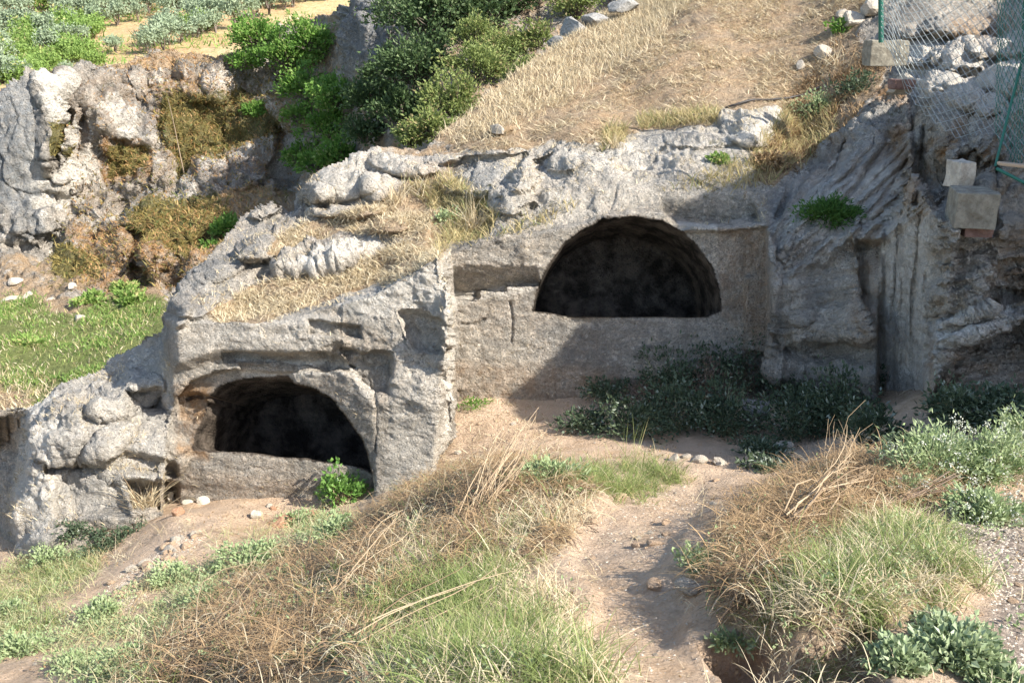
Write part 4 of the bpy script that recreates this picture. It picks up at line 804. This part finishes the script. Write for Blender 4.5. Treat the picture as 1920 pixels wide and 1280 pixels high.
herb(1390,1010,26,HERB,'small pale weed beside the mound right of the path', 300, .03, .6)
herb(1310,1065,44,HERB,'grey-green weed in the notch of the path mound', 500, .03, .6)
herb(1370,1215,40,HERB,'weed hanging under the overhanging bank', 400, .03, .5)
# court weeds in the shade
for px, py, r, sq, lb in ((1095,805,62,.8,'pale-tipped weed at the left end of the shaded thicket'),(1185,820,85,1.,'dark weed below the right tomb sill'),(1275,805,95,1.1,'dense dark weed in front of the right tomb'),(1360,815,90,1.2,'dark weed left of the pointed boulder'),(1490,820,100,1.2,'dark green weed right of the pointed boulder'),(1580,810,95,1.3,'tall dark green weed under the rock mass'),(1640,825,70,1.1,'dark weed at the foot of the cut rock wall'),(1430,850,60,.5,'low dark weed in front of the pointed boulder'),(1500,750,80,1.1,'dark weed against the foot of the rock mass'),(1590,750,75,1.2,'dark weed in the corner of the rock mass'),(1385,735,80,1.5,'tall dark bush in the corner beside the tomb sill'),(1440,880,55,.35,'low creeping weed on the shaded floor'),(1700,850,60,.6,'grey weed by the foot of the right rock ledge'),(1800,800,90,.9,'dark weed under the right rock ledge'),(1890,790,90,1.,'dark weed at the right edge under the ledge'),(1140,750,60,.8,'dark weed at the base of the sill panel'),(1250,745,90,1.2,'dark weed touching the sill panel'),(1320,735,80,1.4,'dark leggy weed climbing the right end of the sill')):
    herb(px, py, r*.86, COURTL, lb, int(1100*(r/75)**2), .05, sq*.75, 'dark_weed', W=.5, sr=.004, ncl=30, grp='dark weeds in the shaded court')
herb(888,765,30,BRIGHT,'small green weed on the sunlit court floor', 260, .03, .5)
BRN = leaf_material('withered_leaf', (.07, .045, .03), (.20, .14, .10), None, .1)
for px, py, r, sq, lb in ((1400,735,62,1.5,'withered brown bush in the corner at the right end of the sill'),(1330,760,56,1.1,'withered brown weed before the right end of the sill'),(1220,775,54,.8,'withered brown weed before the middle of the sill panel')):
    herb(px, py, r, BRN, lb, 900, .04, sq, 'withered_bush', 'shrub', TWIG, W=.35, sr=.005, ncl=30)
# named shrubs
def rock_bush(px, py, rpx, mat, label, n, L, sq=.9, name='shrub', cat='shrub', W=.6, ncl=24, fwd=.05, stem=None, sr=.004, zoff=-.4):
    q = on_rock([px], [py])[0]; s = rpx/F*q[1]; bush(name, q+np.array([0, -fwd, zoff*s]), (s, s*.7, s*sq), n, L, L*W, mat, stem or STEM, label, cat, None, ncl, .2, stemr=sr)
q = on_ground(640, 938)[0]; bush('shrub', q+np.array([0, -.10, 0]), (.23, .16, .27), 620, .055, .04, GLOSS, TWIG, 'bright green leafy bush in the corner of the left tomb', 'shrub', None, 18, .2)
rock_bush(1552,398,46,CAPER,'dark green fern-like bush growing on the shaded rock mass', 2600, .05, .75, W=.35, stem=CAPER)
rock_bush(1350,297,18,MEAD,'tiny green tuft on the rock above the right tomb', 240, .05, .6, cat='plant', name='tuft')
rock_bush(1580,52,26,BRIGHT,'small bright green plant near the top of the gully', 300, .07, .8, cat='plant', name='plant')
rock_bush(1530,205,38,HERB,'pale twiggy bush on the gully edge above the rocks', 700, .04, .9, stem=TWIG)
rock_bush(1600,165,40,COURTL,'grey flowering weed in the shaded gully', 600, .05, .8, cat='plant', name='weed')
rock_bush(1440,310,30,STRAWD,'brown dry bush in the gully beside the rock mass', 500, .05, 1., stem=TWIG)
rock_bush(838,418,24,HERB,'silvery weed in the rock hollow left of the right tomb', 260, .045, 1., cat='plant', name='weed')
rock_bush(240,985,62,COURTL,'grey-green shrub at the foot of the left rocks', 1500, .035, .7, stem=TWIG, fwd=.35)
rock_bush(150,985,40,COURTL,'small grey-green weed on the low left rocks', 500, .035, .6, cat='plant', name='weed', fwd=.1)
for px, py, n, L, r, lb in ((272,955,170,.42,.05,'tall rusty dry tuft beside the left tomb floor'),(888,428,90,.40,.05,'pale dry tuft in the hollow above the right tomb'),(742,378,70,.30,.06,'dry tuft on the upper rock terrace'),(800,360,60,.30,.08,'thin dry tuft below the upper rock ledge'),(1152,268,120,.14,.07,'golden dry tuft on the rock rim'),(1560,120,50,.3,.1,'dry tuft in the gully')):
    q = on_rock([px], [py])[0]+np.array([0, -.03, -.02]); tuft('dry_tuft', q, n, L, .009, TUF if 'TUF' in globals() else STRAW, r, lb)
# dead stalks and sticks
def bundle(name, a, b, n, r, spread, mat, label, cat='dry stalks', wob=.05):
    a = np.array(a); b = np.array(b); A = a+rng.normal(size=(n, 3))*spread*.5; B = b+rng.normal(size=(n, 3))*spread
    o = sticks(name, A, B, r, mat, None, 5, wob); return tag(o, label, cat)
ga = lambda px, py, h=0.: on_ground(px, py)[0]+np.array([0, 0, h])
bundle('dry_stalks', ga(870,985), ga(960,905)+np.array([.12, .1, .32]), 26, .0045, .09, TWIG, 'thick bundle of dry stalks rising from the brown weeds')
bundle('dry_stalks', ga(905,960), ga(925,930)+np.array([-.05, 0, .30]), 16, .0035, .12, TWIG, 'thinner dry stalks leaning left beside the thick bundle')
bundle('dry_stalks', ga(1480,1010,.10), ga(1620,925,.16), 14, .0055, .05, TWIG, 'bundle of pale sticks lying over the right mound')
bundle('dry_stalks', ga(1340,1180,.02), ga(1420,1110,.14), 7, .0045, .04, TWIG, 'forked dry branch low on the left of the right mound')
bundle('dry_stalks', ga(1570,920,.05), ga(1570,890,.36), 18, .003, .08, TWIG, 'upright dry stalks on the crest of the right mound')
bundle('dry_stalks', ga(1660,960,.06), ga(1790,925,.12), 8, .009, .03, leaf_material('dark_branch', (.14, .10, .07), (.24, .17, .12), None, 0.), 'dark branch lying beside the right mound', 'branch', .02)
bundle('dry_stalks', ga(390,1210,.04), ga(520,1080,.18), 12, .0045, .09, TWIG, 'long dry twigs crossing the dead weeds at the left')
bundle('dry_stalks', ga(330,1235,.04), ga(470,1180,.10), 14, .004, .08, TWIG, 'fan of dry twigs near the bottom left')
bundle('dry_stalks', ga(640,1130,.05), ga(760,1010,.16), 10, .0045, .10, TWIG, 'pale twigs in the middle of the dead weeds')
bundle('dry_stalks', ga(700,1240,.04), ga(900,1130,.10), 8, .004, .10, TWIG, 'dry twigs between weeds and green grass')
for a, b, lb in (((1405,1180),(1370,1262),'single bent straw hanging below the bank'),((1340,1200),(1400,1262),'second straw crossing on the bank')):
    bundle('straw_stem', ga(*a, .12), ga(*b, .03), 1, .002, .0, TWIG, lb, 'stem', .03)
def stems(px, py, n, L, r, label, mat=GRASS, lean=.15):
    q = on_ground(px, py)[0]; P_ = rng.normal(size=(n, 3))*np.array([r, r, 0]); o = blades('grass_stems', P_, L, .005, mat, lean, .2, 4, .3); o.location = [float(v) for v in q]; tag(o, label, 'grass')
stems(1175,875,14,.42,.06,'tall thin green stems rising before the dark weeds'); stems(1225,880,10,.32,.05,'short thin stems right of the tall stems'); stems(1195,1262,3,.24,.02,'two thin dark green stems beside the path', lean=.1); stems(1150,1240,8,.22,.05,'dry seed heads over the path edge', STRAW, .4)
# ---------------------------------------------------------------- stones
def stone_mesh(seed, sub=3, sharp=.35):
    import bmesh
    bm = bmesh.new(); bmesh.ops.create_icosphere(bm, subdivisions=sub, radius=1.); me = bpy.data.meshes.new('stone'); bm.to_mesh(me); bm.free()
    v = np.empty(len(me.vertices)*3, np.float32); me.vertices.foreach_get('co', v); v = v.reshape(-1, 3).astype(float)
    r_ = np.random.default_rng(seed)
    for _ in range(14):
        d = unit(r_.normal(size=3)); h = r_.uniform(.42, .8); t = v@d; v = v-np.outer(np.maximum(t-h, 0), d)*.92
    v = v*(1+fbm(v+seed*7, .8, 4, seed)[:, None]*sharp*.6); v[:, 2] = np.maximum(v[:, 2], -.6)
    me.vertices.foreach_set('co', v.astype(np.float32).ravel()); me.polygons.foreach_set('use_smooth', np.zeros(len(me.polygons), bool)); me.update(); return me
def stone_mat(name, a, b):
    m = NT(name); n2 = m.noise(9, 6, .7, m.obj()); c = m.mix(m.ramp(n2, (.4, 0.), (.6, 1.)), a, b); c = m.mix(m.ramp(m.noise(30, 5, .7, m.obj()), (.55, 0.), (.7, .6)), c, tuple(x*.5 for x in a)); m.color(c); m.norm(m.bump(n2, .02, .8, m.bump(m.noise(40, 4, .7, m.obj()), .01, .8))); return m.m
SG = stone_mat('grey_stone', (.40, .34, .27), (.60, .53, .43)); SR = stone_mat('reddish_stone', (.36, .18, .10), (.58, .37, .24)); SP_ = stone_mat('pale_stone', (.62, .55, .42), (.76, .71, .60)); SE = stone_mat('earth_clod', (.48, .33, .21), (.66, .48, .33)); SC = stone_mat('cool_stone', (.22, .21, .19), (.38, .36, .33))
def stone(q, sc, mat, label, rot=0., cat='stone', name='stone', seed=1, sink=.3, group=None, me=None):
    me = me or stone_mesh(seed); me = me.copy() if (me.materials and me.materials[0] != mat) else me
    if not me.materials: me.materials.append(mat)
    o = bpy.data.objects.new(name, me); C.collection.objects.link(o); o.scale = sc; o.rotation_euler = (0, 0, rot); o.location = (float(q[0]), float(q[1]), float(q[2])+sc[2]*(.6-sink)); return tag(o, label, cat, group)
stone(ga(382,943), (.085,.07,.085), SP_, 'cream squarish stone against the left tomb sill', .4, seed=3)
stone(ga(350,944), (.085,.05,.035), SP_, 'flat pale stone next to the cream stone', .2, seed=4)
stone(ga(322,940), (.06,.05,.10), SP_, 'pale rubble lump at the left end of the tomb floor', .7, seed=41)
stone(ga(335,965), (.07,.06,.10), SR, 'pinkish rubble lump below the pale lump', .9, seed=42)
stone(ga(480,972), (.09,.07,.07), SP_, 'small white-topped stone left of the reddish stone', .3, seed=5)
stone(ga(532,985), (.20,.12,.11), SR, 'large reddish stone on the left tomb floor', .35, seed=6)
stone(ga(512,955), (.05,.04,.04), SR, 'small reddish stone behind the large reddish one', .35, seed=16)
stone(ga(580,965), (.09,.06,.035), SR, 'flat reddish stone right of the large one', .1, seed=7)
stone(ga(1412,800), (.20,.16,.26), SC, 'pointed grey-blue boulder among the dark weeds', .5, 'boulder', 'boulder', 8, .1)
for px, py, s, lb in ((1265,862,.075,'leftmost grey stone of the row at the edge of the shade'),(1308,866,.10,'largest grey stone of the row at the edge of the shade'),(1350,870,.085,'rightmost grey stone of the row at the edge of the shade'),(1285,858,.05,'small stone behind the shade-edge row'),(1390,872,.06,'lone flat stone on the shaded floor'),(1470,845,.10,'flat slab among the dark weeds')):
    stone(ga(px, py), (s*1.1, s, s*.75), SG, lb, px, seed=int(px) % 7+10)
for px, py, s, lb in ((1215,928,.05,'flat clod at the top of the path'),(1110,975,.055,'clod on the left edge of the path'),(1160,935,.06,'pale clod where the path meets the straw'),(1225,1020,.05,'dark-sided clod in the middle of the path'),(1300,1105,.07,'flat grey stone slab beside the path hollow'),(1230,1100,.05,'flat stone slab in the path'),(1840,990,.025,'small pink stone on the gravel')):
    stone(ga(px, py), (s*1.4, s, s*.5), SE if px != 1300 else SG, lb, px, seed=int(px) % 7+20, sink=.45)
stone(world(1683,168,11.2)+np.array([0,-.1,0]), (.20,.16,.17), SG, 'grey boulder perched beside the fence', .3, 'boulder', 'boulder', 31)
for px, py, sx, sz, lb in ((935,246,.18,.09,'white stone half buried in the straw slope'),(1545,105,.2,.12,'grey stone at the gully rim'),(1500,125,.14,.08,'small grey stone in the gully'),(1600,45,.28,.16,'pale rock at the top of the gully'),(1635,25,.3,.16,'pale rock beside the fence post'),(1575,30,.16,.1,'smaller pale rock at the top of the gully')):
    stone(on_rock([px], [py])[0], (sx, sx*.7, sz), SG, lb, px, seed=int(px) % 9+40, sink=.35, cat='rock', name='stone')
for px, py, s, lb in ((1080,50,.5,'grey boulder at the upper edge of the slope'),(1120,32,.4,'darker boulder next to the slope-edge boulder'),(1045,72,.3,'small boulder low on the slope edge'),(1175,0,.4,'pale boulder at the top of the slope')):
    q = world(px, py+15, 19.5); stone(q, (s, s*.8, s*.55), SC, lb, px, 'boulder', 'boulder', int(px) % 9+50, .4)
for px, py, s, lb in ((150,598,.3,'white stone lying on the meadow'),(55,555,.35,'pale stone at the meadow edge'),(95,560,.25,'small pale stone beside the meadow edge stone'),(20,560,.4,'rounded stone at the left meadow edge'),(140,545,.3,'stone below the cliff talus'),(30,530,.4,'stone in the talus at far left')):
    q = on_far(px, py); stone(q, (s*.8, s*.55, s*.3), SG, lb, px, seed=int(px) % 9+60, sink=.35)
cl = [stone_mesh(100+k, 2) for k in range(5)]; cl_m = []
for k, m_ in enumerate(cl): m_.materials.append((SG, SE, SG, SE, SE)[k])
gw = np.clip(mp*.15+mgr*1.2+.12+gm([(1100,900),(1330,900),(1300,1010),(1150,1060)], 30)+1.5*gm([(200,1110),(330,1000),(380,1010),(330,1070),(240,1150)], 20), 0, 1)*(PX > 0)*(PX < 1920)*(PY < 1280)*(1-mg1)*(1-mg2)
pp = sg(gw, 200)
for k, q in enumerate(pp):
    s = .012+.022*rng.random()**2*(1.6 if q[1] > 5 else 1); o = bpy.data.objects.new('pebble', cl[k % 5]); C.collection.objects.link(o); o.scale = (s*1.3, s, s*.7); o.rotation_euler.z = rng.uniform(0, 6.28); o.location = [float(q[0]), float(q[1]), float(q[2])+s*.2]; tag(o, 'small loose stone lying on the dusty ground', 'stone', 'loose stones on the ground')
pp = sg(gm([(200,1120),(330,990),(375,1000),(340,1070),(240,1150)], 16), 46)
for k, q in enumerate(pp):
    s = .025+.04*rng.random()**1.5; o = bpy.data.objects.new('rubble_stone', cl[(1, 2, 3)[k % 3]]); C.collection.objects.link(o); o.scale = (s*1.4, s, s*.8); o.rotation_euler.z = rng.uniform(0, 6.28); o.location = [float(q[0]), float(q[1]), float(q[2])+s*.2]; tag(o, 'pinkish clod in the rubble strip below the left tomb floor', 'stone', 'rubble strip on the left bank')
pp = sg(np.clip(mgr+.12*mp+1.2*gm([(200,1110),(330,1000),(380,1010),(330,1070),(240,1150)], 20), 0, 1), 6000)
V_ = []; F3 = []
tet = unit(rng.normal(size=(8, 3))); n = len(pp); s_ = (.003+.006*rng.random(n))[:, None, None]; oc = np.array([[1,0,0],[-1,0,0],[0,1,0],[0,-1,0],[0,0,1],[0,0,-1.]])*np.array([1.2,1,.7])
V_ = pp[:, None]+oc[None]*s_*(1+.4*rng.uniform(-1, 1, (n, 6, 1))); fo = np.array([[0,2,4],[2,1,4],[1,3,4],[3,0,4],[2,0,5],[1,2,5],[3,1,5],[0,3,5]])
tag(mk('gravel', V_.reshape(-1, 3), [(np.arange(n)[:, None, None]*6+fo[None]).reshape(-1, 3)], SG, None, False), 'fine gravel on the bare ground at the right', **STUFF)
# ---------------------------------------------------------------- blocks, fence, hose
def box(w_, d_, h_, bev=.01):
    import bmesh
    bm = bmesh.new(); bmesh.ops.create_cube(bm, size=1.); bmesh.ops.scale(bm, vec=(w_, d_, h_), verts=bm.verts); bmesh.ops.bevel(bm, geom=bm.edges[:], offset=bev, segments=2, affect='EDGES', profile=.6)
    bmesh.ops.subdivide_edges(bm, edges=bm.edges[:], cuts=3, use_grid_fill=True)
    co = np.array([v.co[:] for v in bm.verts]); ds = fbm(co+w_*9, .12, 4, int(w_*100))*.022+fbm(co+w_*5, .03, 3, 5)*.006
    for v, d_ in zip(bm.verts, ds): v.co += v.co.normalized()*float(d_)
    me = bpy.data.meshes.new('block'); bm.to_mesh(me); bm.free(); return me
CONC = stone_mat('concrete', (.18, .16, .125), (.29, .265, .21)); BRK = stone_mat('brick', (.17, .10, .08), (.25, .16, .13))
def blk(name, px, py, Yd, w_, d_, h_, rz, mat, label, cat, tilt=0.):
    o = bpy.data.objects.new(name, box(w_, d_, h_)); o.data.materials.append(mat); C.collection.objects.link(o); o.location = [float(v) for v in world(px, py, Yd)]; o.rotation_euler = (0, tilt, rz); tag(o, label, cat); return o
blk('concrete_block', 1822, 388, 8.45, .33, .46, .30, R(-14), CONC, 'square grey concrete block set on the rock ledge', 'concrete block')
blk('brick', 1826, 430, 8.42, .24, .30, .09, R(-8), BRK, 'reddish brick under the square concrete block', 'brick')
blk('concrete_block', 1660, 100, 11.7, .44, .25, .28, R(4), CONC, 'weathered concrete block at the foot of the fence post', 'concrete block')
blk('brick', 1690, 158, 10.95, .24, .16, .10, R(6), BRK, 'dark red brick wedged under the perched boulder', 'brick')
blk('brick', 1800, 326, 8.95, .16, .22, .24, R(10), SG, 'pale upright stone block behind the concrete block', 'stone block')
GREENP = NT('green_coating', .5, .4); GREENP.color((.02, .13, .09)); GREENP = GREENP.m
WIRE = NT('galvanised_wire', .45, .5); WIRE.color((.42, .45, .43)); WIRE.b.inputs['Metallic'].default_value = .3; WIRE = WIRE.m
WIREG = NT('green_wire', .5, .4); WIREG.color((.06, .22, .17)); WIREG = WIREG.m
fr = empty('chain_link_fence', world(1655, 75, 11.3), label='sagging chain-link fence with green post at the top right', cat='fence')
BOT = RBF([(1640,0,70),(1660,0,95),(1700,0,180),(1740,0,225),(1790,0,262),(1860,0,310),(1930,0,312),(2060,0,330),(1700,100,180),(1930,100,312)], 200)
def fence_surface(u, v, bulge=.06):
    px = 1652+u*(2080-1652); top = -150.; bot = np.interp(px, [1652,1668,1700,1740,1790,1860,1930,2080], [76,95,178,222,258,312,318,340]); py = top+(bot-top)*v
    Yd = 11.35-u*3.2-.25*v+bulge*np.sin(px*.045)*v+.04*np.sin(px*.15+v*4)*v
    return world(px, py, Yd)
def wires(name, ncol, nrow, mat, parent, r, u0=0., u1=1., amp=1., tw=0.):
    A_ = []; B_ = []
    for i in range(ncol):
        u = u0+(u1-u0)*(i+.5)/ncol; du = (u1-u0)/ncol*.53*amp; k = np.arange(nrow+1)
        uu = u+du*np.where((k+i) % 2 == 0, 1, -1)+tw*np.sin(k*.11+i*.5)*(u1-u0); P_ = fence_surface(uu, k/nrow); P_[:, 1] += np.where((k+i) % 2 == 0, .003, -.003)
        A_.append(P_[:-1]); B_.append(P_[1:])
    o = sticks(name, np.concatenate(A_), np.concatenate(B_), r, mat, None, 1, 0., taper=0.); o['kind'] = 'stuff'; return rebase(parent, o)
wires('wire_mesh', 46, 44, WIRE, fr, .0032)
wires('folded_mesh', 16, 40, WIREG, fr, .0036, .50, .64, 1.2, .05)
def tube(name, A_, B_, r, mat, parent):
    A_ = np.array(A_); B_ = np.array(B_); d = unit(B_-A_); s = unit(np.cross(d, [.1, 1, .2])); k = np.cross(s, d); a = np.linspace(0, 2*np.pi, 10, endpoint=False)
    ring = s*np.cos(a)[:, None]*r+k*np.sin(a)[:, None]*r; V_ = np.concatenate([A_+ring, B_+ring, [A_], [B_]]); i = np.arange(10); j = (i+1) % 10
    o = mk(name, V_, [np.stack([i, j, j+10, i+10], -1), np.concatenate([np.stack([j, i, 0*i+20], -1), np.stack([i+10, j+10, 0*i+21], -1)])], mat, smooth=False); return rebase(parent, o)
tube('fence_post', world(1652, 80, 11.4), world(1650, -190, 11.4), .028, GREENP, fr)
tube('fence_post', world(1922, 60, 9.6), world(1930, -190, 9.6), .028, GREENP, fr)
tube('bracing_cable', world(1935, 40, 9.4), world(1866, 312, 8.9), .012, GREENP, fr)
tube('bottom_rail', world(1868, 316, 8.5), world(2010, 388, 8.1), .014, GREENP, fr)
blk('plank', 1925, 312, 8.7, .5, .12, .03, R(-4), leaf_material('old_plank', (.50, .36, .24), (.5, .36, .24), None, 0.), 'weathered tan plank lying behind the fence rail', 'plank', .1)
hx_ = np.linspace(1300, 1535, 40); hp_ = on_rock(hx_, np.interp(hx_, [1300,1360,1400,1440,1480,1512,1535], [222,207,198,192,186,178,166]))+np.array([0, 0, .03])
HM = NT('black_hose', .5, .4); HM.color((.035, .03, .028))
hp_[1:-1] = (hp_[:-2]+hp_[1:-1]+hp_[2:])/3; dd_ = unit(np.gradient(hp_, axis=0)); s1 = unit(np.cross(dd_, UP)); k1 = np.cross(s1, dd_); a_ = np.linspace(0, 2*np.pi, 7)[:-1]
V_ = np.stack([hp_+(s1*math.cos(a)+k1*math.sin(a))*.016 for a in a_], 1); n_ = len(hp_); o_ = np.arange(n_-1)[:, None]*6; F_ = np.concatenate([o_+np.array([[a, (a+1) % 6, 6+(a+1) % 6, 6+a]]) for a in range(6)])
tag(mk('hose', V_.reshape(-1, 3), F_, HM.m), 'dark hose lying along the rim of the straw slope', 'hose')
# dead stem on the far cliff
q0 = on_far(352, 325)+np.array([0, -.4, 0]); q1 = on_far(328, 190)+np.array([0, -.6, .1])
tag(sticks('dead_stem', np.array([q0]), np.array([q1]), .028, TWIG, None, 8, .02), 'thin bare trunk leaning against the far cliff', 'dead tree')
